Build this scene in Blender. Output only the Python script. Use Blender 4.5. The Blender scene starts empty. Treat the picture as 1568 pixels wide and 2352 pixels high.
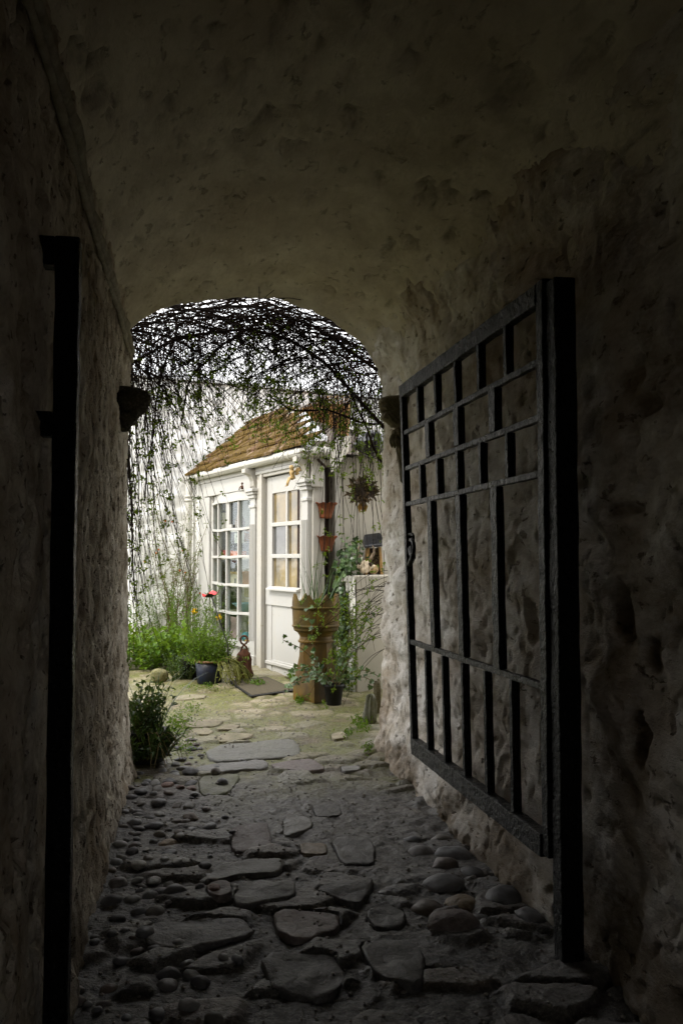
import bpy, math, random
import numpy as np
from mathutils import Vector, Matrix
from math import sin, cos, pi, radians, atan2, sqrt
random.seed(7); np.random.seed(7)
S = bpy.context.scene; COL = S.collection

# ------------------------------------------------------------------ camera
F, YAW, PIT, EYE = 2100.0, radians(9.3), radians(2.92), 1.3
FW = np.array([sin(YAW)*cos(PIT), cos(YAW)*cos(PIT), sin(PIT)])
RT = np.array([cos(YAW), -sin(YAW), 0.0]); UP = np.cross(RT, FW)
ORG = np.array([0, 0, EYE])
cam = bpy.data.cameras.new('camera'); camo = bpy.data.objects.new('camera', cam); COL.objects.link(camo)
cam.sensor_fit = 'AUTO'; cam.sensor_width = 36; cam.lens = F/2352*36; cam.clip_start = 0.02; cam.clip_end = 500
camo.matrix_world = Matrix(((RT[0], UP[0], -FW[0], ORG[0]), (RT[1], UP[1], -FW[1], ORG[1]), (RT[2], UP[2], -FW[2], ORG[2]), (0, 0, 0, 1)))
S.camera = camo
# ------------------------------------------------------------------ sky, sun, exposure
SUN_EL, SUN_AZ = radians(52), atan2(-.86, -.51)      # the sun stands to the left
SUN_DIR = Vector((sin(SUN_AZ)*cos(SUN_EL), cos(SUN_AZ)*cos(SUN_EL), sin(SUN_EL)))
W = bpy.data.worlds.new("World"); S.world = W; W.use_nodes = True
nt = W.node_tree; bg = nt.nodes['Background']
sky = nt.nodes.new('ShaderNodeTexSky'); sky.sky_type = 'NISHITA'; sky.sun_disc = False
sky.sun_elevation = SUN_EL; sky.sun_rotation = SUN_AZ
cn = nt.nodes.new('ShaderNodeTexNoise'); cn.inputs['Scale'].default_value = 2.2; cn.inputs['Detail'].default_value = 5
cr = nt.nodes.new('ShaderNodeValToRGB'); cr.color_ramp.elements[0].position = .25; cr.color_ramp.elements[1].position = .6
cr.color_ramp.elements[0].color = (.75, .75, .75, 1); cr.color_ramp.elements[1].color = (1, 1, 1, 1)
tc = nt.nodes.new('ShaderNodeTexCoord'); mx = nt.nodes.new('ShaderNodeMixRGB'); mx.inputs[2].default_value = (12.5, 12.3, 12.2, 1)
nt.links.new(tc.outputs['Generated'], cn.inputs['Vector']); nt.links.new(cn.outputs['Fac'], cr.inputs[0])
nt.links.new(cr.outputs[0], mx.inputs[0]); nt.links.new(sky.outputs[0], mx.inputs[1]); nt.links.new(mx.outputs[0], bg.inputs[0])
bg.inputs[1].default_value = 0.122
sl = bpy.data.lights.new('sun', 'SUN'); sl.energy = 1.25; sl.angle = radians(10); sl.color = (1, .95, .86)
so = bpy.data.objects.new('sun', sl); COL.objects.link(so); so.location = SUN_DIR*30
so.rotation_euler = SUN_DIR.to_track_quat('Z', 'Y').to_euler()
vs = S.view_settings; vs.view_transform = 'Standard'; vs.look = 'None'; vs.gamma = 1; vs.use_curve_mapping = False
vs.exposure = 1.2
cy = S.cycles; cy.use_denoising = True; cy.max_bounces = 10; cy.diffuse_bounces = 6; cy.glossy_bounces = 4; cy.transparent_max_bounces = 16
cy.sample_clamp_indirect = 6; cy.use_adaptive_sampling = True; cy.adaptive_threshold = 0.008; cy.caustics_reflective = False; cy.caustics_refractive = False

# ------------------------------------------------------------------ projection helpers: a picture point to a place in the world
def ray(x, y): return FW + RT*(x-784)/F - UP*(y-1176)/F
def at(x, y, d): return ORG + ray(x, y)*d
def zg(Y): return 0.06*np.clip(np.asarray(Y, float)-6.0, 0, 5)
def ground_at(x, y):
    r = ray(x, y); t = -EYE/r[2]
    for _ in range(30):
        p = ORG + r*t; t = (float(zg(p[1]))-EYE)/r[2]
    return ORG + r*t
def on_plane(x, y, p, n):
    r = ray(x, y); return ORG + r*(np.dot(np.asarray(p)-ORG, n)/np.dot(r, n))
def m_per_px(d): return d/F
# cottage frame: C corner at the ground, U along the front away from us, SD back into the house, WD outward
UA = YAW - radians(27.3)
U = np.array([sin(UA), cos(UA), 0.]); SD = np.array([cos(UA), -sin(UA), 0.]); WD = -SD
C0 = ground_at(700, 1571)
def fp(t, o, z): return np.array([C0[0]+U[0]*t+WD[0]*o, C0[1]+U[1]*t+WD[1]*o, z])

# ------------------------------------------------------------------ noise (vectorised)
def _h(i, j, k, s=0):
    n = (i.astype(np.int64)*374761393 + j.astype(np.int64)*668265263 + k.astype(np.int64)*2147483647 + s*974634777) & 0xffffffff
    n = ((n ^ (n >> 13))*1274126177) & 0xffffffff
    n = ((n ^ (n >> 16))*2246822519) & 0xffffffff
    return ((n ^ (n >> 15)) & 0xffffff)/float(0xffffff)
def vn(p, s=0):
    p = np.asarray(p, float); i = np.floor(p); f = p-i; f = f*f*f*(f*(f*6-15)+10); i = i.astype(np.int64)
    r = 0
    for a in (0, 1):
        for b in (0, 1):
            for c in (0, 1):
                w_ = (f[:, 0] if a else 1-f[:, 0])*(f[:, 1] if b else 1-f[:, 1])*(f[:, 2] if c else 1-f[:, 2])
                r = r + w_*_h(i[:, 0]+a, i[:, 1]+b, i[:, 2]+c, s)
    return r*2-1
def fbm(p, o=4, s=0):
    p = np.asarray(p, float); r = 0; a = 1; t = 0
    for k in range(o):
        r = r + a*vn(p*(2.03**k)+k*7.7, s+k); t += a; a *= .5
    return r/t
def worley(p, s=0, ids=False):
    p = np.asarray(p, float); i = np.floor(p).astype(np.int64); d1 = np.full(len(p), 9.); d2 = d1.copy(); idn = np.zeros(len(p))
    for a in (-1, 0, 1):
        for b in (-1, 0, 1):
            for c in (-1, 0, 1):
                I, J, K = i[:, 0]+a, i[:, 1]+b, i[:, 2]+c
                q = np.stack([I+_h(I, J, K, s+1), J+_h(I, J, K, s+2), K+_h(I, J, K, s+3)], 1)
                d = np.linalg.norm(p-q, axis=1); m = d < d1
                d2 = np.where(m, d1, np.minimum(d2, d)); d1 = np.where(m, d, d1); idn = np.where(m, _h(I, J, K, s+4), idn)
    return (d1, d2, idn) if ids else (d1, d2)

# ------------------------------------------------------------------ mesh helpers
class MB:
    def __init__(s): s.v = []; s.f = []; s.m = []
    def add(s, vs, fs, mi=0):
        o = len(s.v); s.v.extend([tuple(map(float, p)) for p in vs]); s.f.extend([tuple(i+o for i in f) for f in fs]); s.m.extend([mi]*len(fs)); return s
    def box8(s, p, mi=0):
        return s.add(p, [(0, 3, 2, 1), (4, 5, 6, 7), (0, 1, 5, 4), (1, 2, 6, 5), (2, 3, 7, 6), (3, 0, 4, 7)], mi)
    def box(s, lo, hi, fr=None, mi=0, top=None):
        x0, y0, z0 = lo; x1, y1, z1 = hi
        p = [(x0, y0, z0), (x1, y0, z0), (x1, y1, z0), (x0, y1, z0), (x0, y0, z1), (x1, y0, z1), (x1, y1, z1), (x0, y1, z1)]
        if fr: p = [fr(*q) for q in p]
        return s.box8(p, mi)
    def tube(s, pts, rad, n=6, cap=True, mi=0):
        pts = [np.asarray(p, float) for p in pts]; k = len(pts)
        if not hasattr(rad, '__len__'): rad = [rad]*k
        vs = []; ref = None
        for i in range(k):
            d = pts[min(i+1, k-1)]-pts[max(i-1, 0)]; d = d/(np.linalg.norm(d)+1e-9)
            if ref is None:
                ref = np.cross(d, [0, 0, 1] if abs(d[2]) < .9 else [1, 0, 0])
            ref = ref-d*np.dot(ref, d); ref = ref/(np.linalg.norm(ref)+1e-9); b = np.cross(d, ref)
            for j in range(n):
                a = 2*pi*j/n; vs.append(pts[i]+rad[i]*(ref*cos(a)+b*sin(a)))
        fs = [(i*n+j, i*n+(j+1) % n, (i+1)*n+(j+1) % n, (i+1)*n+j) for i in range(k-1) for j in range(n)]
        if cap: fs += [tuple(range(n))[::-1], tuple((k-1)*n+j for j in range(n))]
        return s.add(vs, fs, mi)
    def lathe(s, prof, n, c=(0, 0, 0), fn=None, cap=True, mi=0):
        vs = []
        for i, (r, z) in enumerate(prof):
            for j in range(n):
                a = 2*pi*j/n; rr, zz = (fn(i, a, r, z) if fn else (r, z))
                vs.append((c[0]+rr*cos(a), c[1]+rr*sin(a), c[2]+zz))
        k = len(prof)
        fs = [(i*n+j, i*n+(j+1) % n, (i+1)*n+(j+1) % n, (i+1)*n+j) for i in range(k-1) for j in range(n)]
        if cap: fs += [tuple(range(n))[::-1], tuple((k-1)*n+j for j in range(n))]
        return s.add(vs, fs, mi)
    def leaf(s, p, d, n, L, Wd, fold=.25, mi=0):
        p = np.asarray(p, float); d = np.asarray(d, float); d = d/(np.linalg.norm(d)+1e-9); sd = np.cross(d, n); sd = sd/(np.linalg.norm(sd)+1e-9); n2 = np.cross(sd, d)
        a = p+d*L*.45+sd*Wd*.5+n2*Wd*fold; b = p+d*L*.45-sd*Wd*.5+n2*Wd*fold; t = p+d*L-n2*L*.12
        return s.add([p, a, t, b], [(0, 1, 2), (0, 2, 3)], mi)
    def ivy(s, p, d, n, L, mi=0):
        p = np.asarray(p, float); d = np.asarray(d, float); d = d/(np.linalg.norm(d)+1e-9); sd = np.cross(d, n); sd = sd/(np.linalg.norm(sd)+1e-9); n2 = np.cross(sd, d)
        sh = [(0, 0), (-.08, .35), (.05, .62), (.34, .42), (.5, .55), (.62, .3), (1, 0), (.62, -.3), (.5, -.55), (.34, -.42), (.05, -.62), (-.08, -.35)]
        vs = [p+d*x*L+sd*y*L+n2*(abs(y)*.22-x*x*.15)*L for x, y in sh]+[p+d*.35*L-n2*.02*L]
        return s.add(vs, [(12, i, (i+1) % 12) for i in range(12)], mi)
    def blade(s, p, d, L, w, bend, k=5, mi=0):
        p = np.asarray(p, float); d = np.asarray(d, float); d = d/np.linalg.norm(d); h = np.array([d[0], d[1], 0]); hn = np.linalg.norm(h)
        h = h/hn if hn > 1e-3 else np.array([1., 0, 0]); sd = np.array([-h[1], h[0], 0]); vs = []; q = p.copy()
        for i in range(k+1):
            f = i/k; ww = w*(1-f**1.6)*.5+.0004
            vs += [q+sd*ww, q-sd*ww]; dd = d+h*bend*f*1.6-np.array([0, 0, 1])*bend*f*f*1.4; dd = dd/np.linalg.norm(dd); q = q+dd*L/k
        return s.add(vs, [(2*i, 2*i+1, 2*i+3, 2*i+2) for i in range(k)], mi)
    def ico(s, c, r, sub=2, fn=None, mi=0, R=None):
        V, Fc = ICO[sub]; P = V.copy()
        if fn is not None: P = P*(1+fn(P))[:, None]
        P = P*np.asarray(r)
        if R is not None: P = P@R.T
        return s.add(P+np.asarray(c), Fc, mi)
    def build(s, name, mats, parent=None, smooth=False, bevel=0):
        me = bpy.data.meshes.new(name); me.from_pydata(s.v, [], s.f)
        if not isinstance(mats, (list, tuple)): mats = [mats]
        for m in mats: me.materials.append(m)
        if len(mats) > 1: me.polygons.foreach_set('material_index', s.m)
        if smooth: me.polygons.foreach_set('use_smooth', [True]*len(me.polygons))
        me.validate(); me.update()
        o = bpy.data.objects.new(name, me); COL.objects.link(o)
        if parent is not None: o.parent = parent; o.matrix_parent_inverse = parent.matrix_world.inverted() if False else Matrix.Translation(-parent.location)
        if bevel:
            b = o.modifiers.new('bevel', 'BEVEL'); b.width = bevel; b.segments = 2; b.limit_method = 'ANGLE'; b.angle_limit = radians(40)
        return o
def _ico(n):
    import bmesh
    b = bmesh.new(); bmesh.ops.create_icosphere(b, subdivisions=n, radius=1); b.verts.ensure_lookup_table()
    V = np.array([v.co[:] for v in b.verts]); Fc = [tuple(v.index for v in f.verts) for f in b.faces]; b.free(); return V, Fc
ICO = {k: _ico(k) for k in (1, 2, 3, 4)}
def tag(o, label=None, cat=None, group=None, kind=None):
    if label: o['label'] = label
    if cat: o['category'] = cat
    if group: o['group'] = group
    if kind: o['kind'] = kind
    return o
def thing(name, loc, label, cat, group=None):
    o = bpy.data.objects.new(name, None); COL.objects.link(o); o.location = tuple(map(float, loc)); o.empty_display_size = .1
    return tag(o, label, cat, group)
def grid(name, P, mats, parent=None, smooth=True, flip=False):
    """P: (n,m,3) array of points -> one sheet"""
    n, m, _ = P.shape; me = bpy.data.meshes.new(name); me.vertices.add(n*m); me.vertices.foreach_set('co', P.reshape(-1).astype(np.float32))
    i = np.arange(n*m).reshape(n, m); q = np.stack([i[:-1, :-1], i[1:, :-1], i[1:, 1:], i[:-1, 1:]], -1).reshape(-1, 4)
    if flip: q = q[:, ::-1]
    me.loops.add(q.size); me.loops.foreach_set('vertex_index', q.reshape(-1).astype(np.int32))
    me.polygons.add(len(q)); me.polygons.foreach_set('loop_start', (np.arange(len(q))*4).astype(np.int32))
    me.polygons.foreach_set('loop_total', np.full(len(q), 4, np.int32)); me.polygons.foreach_set('use_smooth', np.full(len(q), smooth))
    me.update(calc_edges=True); me.validate(); me.materials.append(mats)
    o = bpy.data.objects.new(name, me); COL.objects.link(o)
    if parent is not None: o.parent = parent; o.matrix_parent_inverse = Matrix.Translation(-parent.location)
    return o
rnd = random.uniform
def rv(a=1.0): return np.array([rnd(-a, a), rnd(-a, a), rnd(-a, a)])
def rotz(a): return np.array([[cos(a), -sin(a), 0], [sin(a), cos(a), 0], [0, 0, 1]])
def rotx(a): return np.array([[1, 0, 0], [0, cos(a), -sin(a)], [0, sin(a), cos(a)]])

# ------------------------------------------------------------------ materials
class NT:
    def __init__(s, name):
        s.mat = bpy.data.materials.new(name); s.mat.use_nodes = True; s.t = s.mat.node_tree; s.b = s.t.nodes['Principled BSDF']; s.out = s.t.nodes['Material Output']
        s.tc = s.t.nodes.new('ShaderNodeTexCoord'); s.geo = s.t.nodes.new('ShaderNodeNewGeometry'); s.P = s.geo.outputs['Position']
    def n(s, typ, **kw):
        x = s.t.nodes.new('ShaderNode'+typ)
        for k, v in kw.items():
            if k.startswith('_'): setattr(x, k[1:], v)
            else:
                i = x.inputs[int(k[1:]) if k[0] == 'i' and k[1:].isdigit() else k.replace('__', ' ')]
                if hasattr(v, 'links') or isinstance(v, bpy.types.NodeSocket): s.t.links.new(v, i)
                else: i.default_value = v
        return x
    def noise(s, scale, detail=5, rough=.55, vec=None, dist=0):
        return s.n('TexNoise', Vector=vec or s.P, Scale=scale, Detail=detail, Roughness=rough, Distortion=dist).outputs['Fac']
    def voro(s, scale, feature='F1', vec=None, out='Distance', rand=1.0):
        return s.n('TexVoronoi', _feature=feature, Vector=vec or s.P, Scale=scale, Randomness=rand).outputs[out]
    def ramp(s, fac, stops):
        r = s.t.nodes.new('ShaderNodeValToRGB'); e = r.color_ramp.elements
        while len(e) < len(stops): e.new(.5)
        for x, (p, c) in zip(e, stops): x.position = p; x.color = (c if hasattr(c, '__len__') else (c, c, c))+((1,) if not hasattr(c, '__len__') or len(c) == 3 else ())
        s.t.links.new(fac, r.inputs[0]); return r.outputs[0]
    def mix(s, f, a, b, mode='MIX'):
        x = s.t.nodes.new('ShaderNodeMixRGB'); x.blend_type = mode
        for i, v in ((0, f), (1, a), (2, b)):
            if isinstance(v, bpy.types.NodeSocket): s.t.links.new(v, x.inputs[i])
            else: x.inputs[i].default_value = v if not hasattr(v, '__len__') else tuple(v)+((1,) if len(v) == 3 else ())
        return x.outputs[0]
    def math(s, op, a, b=0.0, clamp=False):
        x = s.t.nodes.new('ShaderNodeMath'); x.operation = op; x.use_clamp = clamp
        for i, v in ((0, a), (1, b)):
            if isinstance(v, bpy.types.NodeSocket): s.t.links.new(v, x.inputs[i])
            else: x.inputs[i].default_value = v
        return x.outputs[0]
    def xyz(s, vec=None):
        x = s.n('SeparateXYZ', i0=vec or s.P); return x.outputs
    def fin(s, col, rough=.8, bumps=(), spec=.3, metal=0.0):
        if isinstance(col, bpy.types.NodeSocket): s.t.links.new(col, s.b.inputs['Base Color'])
        else: s.b.inputs['Base Color'].default_value = tuple(col)+(1,)
        if isinstance(rough, bpy.types.NodeSocket): s.t.links.new(rough, s.b.inputs['Roughness'])
        else: s.b.inputs['Roughness'].default_value = rough
        s.b.inputs['Specular IOR Level'].default_value = spec; s.b.inputs['Metallic'].default_value = metal
        prev = None
        for h, st, dist in bumps:
            bp = s.n('Bump', Strength=st, Distance=dist, Height=h)
            if prev is not None: s.t.links.new(prev, bp.inputs['Normal'])
            prev = bp.outputs[0]
        if prev is not None: s.t.links.new(prev, s.b.inputs['Normal'])
        return s.mat
def M_plaster(name, lo, hi, dirt_shade, bare, pit=1.0, sc=1.0, ky=.5):
    m = NT(name); m.P = m.n('Mapping', Vector=m.P, Scale=(1, ky, 1)).outputs[0]; big = m.noise(1.7*sc, 5, .6); mid = m.noise(7*sc, 6, .65, dist=.15); fine = m.noise(46, 5, .65); med = m.noise(17*sc, 5, .7)
    pits = m.ramp(m.noise(24*sc, 4, .6, dist=.3), [(.33, 0.), (.39, 1.)]); br = m.n('Attribute', _attribute_name='bare').outputs['Fac']
    c = m.mix(m.ramp(mid, [(.36, 0.), (.6, 1.)]), lo, hi); c = m.mix(m.math('MULTIPLY', m.ramp(big, [(.44, 0.), (.66, 1.)]), .65), c, dirt_shade)
    c = m.mix(m.math('MULTIPLY', m.ramp(med, [(.50, 0.), (.70, 1.)]), .30), c, dirt_shade)
    c = m.mix(m.math('MULTIPLY', m.math('SUBTRACT', 1.0, pits), .75*pit), c, tuple(x*.5 for x in dirt_shade))  # pits darkened in the colour too, for the shade in them
    c = m.mix(m.ramp(m.math('ADD', br, m.math('MULTIPLY', m.math('SUBTRACT', fine, .5), .8)), [(.25, 0.), (1.0, .8)]), c, m.mix(med, tuple(x*.5 for x in bare), bare))
    return m.fin(c, .85, [(mid, .7, .026), (med, .7, .014), (pits, .9*pit, .012), (fine, .6, .006)], .15)
IN_WALL = M_plaster('limewash_left', (.48, .42, .335), (.82, .775, .69), (.31, .24, .16), (.15, .11, .07), 1.0, 1.3, .8)
IN_WALL_R = M_plaster('limewash_right', (.48, .44, .37), (.79, .775, .745), (.32, .235, .15), (.20, .145, .085), .9, .9)
IN_CEIL = M_plaster('limewash_vault', (.58, .54, .45), (.76, .72, .61), (.45, .385, .28), (.17, .14, .10), .6, .8)
def M_white(name, base=(.465, .46, .44), grime=.5, bump=.25, stain=(.30, .25, .18)):
    m = NT(name); a = m.noise(5, 6, .65); b = m.noise(26, 6, .7, dist=.8)
    st = m.n('Mapping', Vector=m.P, Scale=(14, 14, 1.5)).outputs[0]; s2 = m.noise(1.6, 5, .6, vec=st)
    c = m.mix(m.math('MULTIPLY', m.ramp(a, [(.42, 0.), (.75, 1.)]), grime*.45), base, (.50, .46, .37))
    c = m.mix(m.math('MULTIPLY', m.ramp(s2, [(.52, 0.), (.75, 1.)]), grime*.5), c, (.46, .42, .34))
    c = m.mix(m.math('MULTIPLY', m.ramp(b, [(.62, 0.), (.70, 1.)]), grime), c, stain)
    return m.fin(c, .5, [(b, bump, .004), (s2, bump*.6, .003)], .35)
WHITE = M_white('white_paint'); WHITE_CLEAN = M_white('white_gutter', (.52, .51, .47), .55, .12); WHITE_OLD = M_white('white_old', (.43, .415, .38), 1.0, .5)
def M_rubble():
    m = NT('whitewashed_rubble'); v = m.voro(5.5, 'SMOOTH_F1', vec=m.n('Mapping', Vector=m.P, Scale=(1, 1, 1.7)).outputs[0]); a = m.noise(9, 6, .6); f = m.noise(40, 4)
    c = m.mix(m.ramp(a, [(.4, 0.), (.7, 1.)]), (.78, .775, .755), (.68, .67, .635))
    return m.fin(c, .7, [(v, .5, .05), (a, .5, .03), (f, .2, .004)], .2)
RUBBLE = M_rubble()
def M_iron():
    m = NT('black_paint'); a = m.noise(42, 4, .65); b = m.noise(14, 3); sp = m.voro(90)
    c = m.mix(m.ramp(a, [(.62, 0.), (.72, 1.)]), (.003, .0035, .0035), (.012, .0135, .013))
    c = m.mix(m.ramp(sp, [(.05, 1.), (.09, 0.)]), c, (.16, .15, .12))  # pale specks in the colour stand in for glints on the paint
    return m.fin(c, m.ramp(b, [(.3, .2), (.7, .5)]), [(a, 1.0, .022), (b, .4, .008)], .16)
IRON = M_iron()
def M_ground():
    m = NT('earth_and_stone'); a = m.noise(6, 7, .65); b = m.noise(32, 6, .7); lo = m.noise(1.6, 4, .6); y = m.xyz()[1]
    ms = m.n('Attribute', _attribute_name='stone').outputs['Fac']; tn = m.n('Attribute', _attribute_name='tint').outputs['Fac']
    v = m.voro(13, 'DISTANCE_TO_EDGE', vec=m.n('MixRGB', i0=.07, i1=m.P, i2=m.n('TexNoise', Vector=m.P, Scale=8.0).outputs['Color']).outputs[0])
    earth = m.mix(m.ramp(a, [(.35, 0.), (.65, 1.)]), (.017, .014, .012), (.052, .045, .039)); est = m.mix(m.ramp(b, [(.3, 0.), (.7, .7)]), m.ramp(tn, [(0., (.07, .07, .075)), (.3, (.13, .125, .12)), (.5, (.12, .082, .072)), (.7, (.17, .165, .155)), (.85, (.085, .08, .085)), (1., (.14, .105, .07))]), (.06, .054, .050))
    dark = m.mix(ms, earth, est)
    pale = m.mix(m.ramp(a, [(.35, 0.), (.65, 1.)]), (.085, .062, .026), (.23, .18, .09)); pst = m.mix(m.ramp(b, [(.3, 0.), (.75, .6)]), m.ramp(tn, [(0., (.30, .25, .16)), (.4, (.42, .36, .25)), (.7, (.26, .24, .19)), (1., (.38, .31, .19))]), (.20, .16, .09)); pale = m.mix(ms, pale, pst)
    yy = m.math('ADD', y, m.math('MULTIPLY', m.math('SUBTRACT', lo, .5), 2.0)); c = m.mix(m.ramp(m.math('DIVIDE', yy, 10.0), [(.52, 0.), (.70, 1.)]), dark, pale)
    mossf = m.math('MULTIPLY', m.math('MULTIPLY', m.ramp(m.noise(3.3, 6, .7), [(.37, 0.), (.50, 1.)]), m.ramp(m.math('DIVIDE', yy, 10.0), [(.50, 0.), (.60, .9)])), m.math('SUBTRACT', 1.0, m.math('MULTIPLY', ms, .6)))
    c = m.mix(mossf, c, m.mix(b, (.055, .075, .008), (.21, .205, .03)))
    c = m.mix(m.math('MULTIPLY', m.ramp(v, [(0., 1.), (.05, 0.)]), m.math('SUBTRACT', .5, m.math('MULTIPLY', ms, .45))), c, (.05, .04, .025))
    c = m.mix(m.math('MULTIPLY', m.ramp(m.noise(58, 4, .75), [(.50, 0.), (.62, 1.)]), .45), c, m.mix(.6, c, (.34, .31, .27))); c = m.mix(m.math('MULTIPLY', m.ramp(m.noise(40, 4, .7), [(.36, 1.), (.47, 0.)]), .6), c, m.mix(.7, c, (.012, .010, .008)))
    c = m.mix(m.ramp(m.voro(55), [(.06, .8), (.10, 0.)]), c, (.34, .32, .28))
    return m.fin(c, m.ramp(b, [(.3, .28), (.7, .7)]), [(v, .2, .012), (a, .9, .03), (b, 1.0, .016)], .55)
GROUND = M_ground()
def M_stone(name, c1, c2, moss=0.0, rough=.55, sc=1.0, spec=.4):
    m = NT(name); a = m.noise(9*sc, 6, .65); b = m.noise(55*sc, 5, .7); oi = m.n('ObjectInfo').outputs['Random']
    c = m.mix(m.ramp(a, [(.3, 0.), (.7, 1.)]), c1, c2)
    c = m.mix(.35, c, m.n('HueSaturation', Hue=.5, Saturation=1.0, Value=m.math('ADD', m.math('MULTIPLY', oi, 1.2), .4), Color=c).outputs[0])
    if moss: c = m.mix(m.math('MULTIPLY', m.ramp(m.noise(5, 5, .7), [(.42, 0.), (.62, 1.)]), moss), c, (.09, .10, .025))
    c = m.mix(m.math('MULTIPLY', m.ramp(m.noise(70, 4, .75), [(.50, 0.), (.64, 1.)]), .35), c, m.mix(.6, c, (.36, .34, .31))); c = m.mix(m.math('MULTIPLY', m.ramp(m.noise(30, 5, .75), [(.36, 1.), (.48, 0.)]), .55), c, m.mix(.65, c, (.02, .017, .014)))
    return m.fin(c, m.ramp(a, [(.3, rough-.12), (.7, rough+.2)]), [(a, .7, .025), (m.noise(24*sc, 6, .7), .6, .012), (b, .4, .004)], spec)
def M_pebble():
    m = NT('pebble'); r = m.n('ObjectInfo').outputs['Random']; a = m.noise(22, 5, .6); b = m.noise(90, 3)
    c = m.ramp(r, [(0., (.065, .065, .07)), (.3, (.12, .12, .13)), (.55, (.19, .195, .21)), (.72, (.14, .105, .085)), (.86, (.17, .165, .155)), (1., (.29, .29, .29))])
    c = m.mix(m.math('MULTIPLY', m.ramp(a, [(.4, 0.), (.7, 1.)]), .5), c, (.045, .04, .036))
    return m.fin(c, m.ramp(a, [(.3, .42), (.7, .75)]), [(a, .4, .010), (b, .3, .003)], .35)
PEBBLE = M_pebble(); PEB_RED = M_stone('pebble_red', (.16, .085, .07), (.22, .14, .12)); PEB_PALE = M_stone('pebble_pale', (.22, .215, .20), (.36, .35, .33), 0, .45)
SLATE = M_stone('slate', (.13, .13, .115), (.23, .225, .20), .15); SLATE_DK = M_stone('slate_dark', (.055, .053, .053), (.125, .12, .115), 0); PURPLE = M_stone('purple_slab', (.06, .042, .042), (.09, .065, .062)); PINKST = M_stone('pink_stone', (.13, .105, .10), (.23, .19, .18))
MOSSST = M_stone('mossy_slab', (.10, .10, .075), (.15, .15, .10), .8); TAN = M_stone('tan_stone', (.15, .105, .06), (.25, .19, .12)); PALEST = M_stone('pale_slab', (.20, .17, .115), (.34, .295, .21), .45, .8); GREYST = M_stone('grey_stone', (.12, .118, .112), (.22, .215, .205))
CARVED = M_stone('carved_stone', (.12, .10, .055), (.24, .205, .13), .35, .75, 1.5, .2); CARVED_DK = M_stone('carved_dark', (.035, .032, .024), (.07, .06, .045), .2, .8, 1.5, .1)
def M_simple(name, c1, c2, sc=12, rough=.7, bump=.3, spec=.3, metal=0.0, th=(.35, .65)):
    m = NT(name); a = m.noise(sc, 6, .65); b = m.noise(sc*6, 4, .6)
    return m.fin(m.mix(m.ramp(a, [(th[0], 0.), (th[1], 1.)]), c1, c2), rough, [(a, bump, .01), (b, bump*.7, .002)], spec, metal)
TERRA = M_simple('terracotta', (.13, .036, .012), (.20, .062, .022), 9, .75, .2)
POTGLZ = None
def M_pot():
    m = NT('saltglazed_clay'); a = m.noise(4, 6, .65); st = m.n('Mapping', Vector=m.P, Scale=(8, 8, 3.0)).outputs[0]; s2 = m.noise(1.0, 5, .6, vec=st); b = m.noise(60, 4)
    c = m.mix(m.ramp(s2, [(.35, 0.), (.65, 1.)]), (.060, .032, .004), (.150, .086, .006)); c = m.mix(m.ramp(a, [(.45, 0.), (.7, .8)]), c, (.040, .038, .010))
    c = m.mix(m.ramp(m.noise(18, 6, .7), [(.62, 0.), (.72, .6)]), c, (.26, .24, .10))
    return m.fin(c, m.ramp(a, [(.3, .4), (.7, .75)]), [(b, .25, .003), (s2, .08, .006)], .25)
POTGLZ = M_pot()
BLUEGLZ = M_simple('blue_glaze', (.006, .013, .036), (.02, .02, .024), 7, .45, .2, .3); RIMBRN = M_simple('brown_rim', (.20, .10, .05), (.30, .17, .09), 20, .5)
PLASTIC = M_simple('black_plastic', (.007, .007, .007), (.015, .015, .013), 20, .6, .1, .25); SOIL = M_simple('soil', (.02, .014, .009), (.06, .042, .028), 40, .95, 1.0)
RUST = M_simple('rust', (.045, .02, .012), (.13, .05, .022), 14, .85, .6); DARKWOOD = M_simple('dark_wood', (.03, .02, .013), (.07, .05, .03), 18, .8, .5); OLDWOOD = M_simple('old_wood', (.22, .20, .15), (.40, .37, .29), 16, .75, .5)
BRICKDK = M_simple('dark_brick', (.010, .007, .005), (.05, .028, .018), 11, .9, .9)
def M_tile():
    m = NT('mossy_tile'); a = m.noise(7, 6, .7); b = m.noise(45, 5, .7); isl = m.geo.outputs['Random Per Island']
    c = m.ramp(isl, [(0., (.115, .06, .04)), (.5, (.17, .10, .07)), (1., (.24, .17, .13))]); c = m.mix(m.ramp(m.noise(26, 5), [(.56, 0.), (.66, .6)]), c, (.36, .30, .24))
    c = m.mix(m.ramp(a, [(.34, 0.), (.47, .95)]), c, m.mix(m.ramp(b, [(.35, 0.), (.65, 1.)]), (.025, .015, .004), (.135, .085, .012)))
    return m.fin(c, .95, [(a, .9, .04), (b, .8, .012)], .1)
TILE = M_tile()
TILE2 = M_simple('lichen_tile', (.24, .12, .03), (.42, .28, .12), 9, .95, .8, .1)
LEAD = M_simple('pale_lead', (.66, .68, .70), (.74, .75, .76), 3, .5, .15)
CONC = M_simple('beige_render', (.38, .36, .31), (.45, .42, .36), 5, .85, .2, .2)
RENDER_ROUGH = M_simple('rough_limewash', (.68, .67, .62), (.34, .33, .29), 55, .9, .9, .1, 0, (.44, .66)); TARP = M_simple('black_sheet', (.012, .013, .016), (.02, .022, .028), 6, .22, .5, .6)
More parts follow.
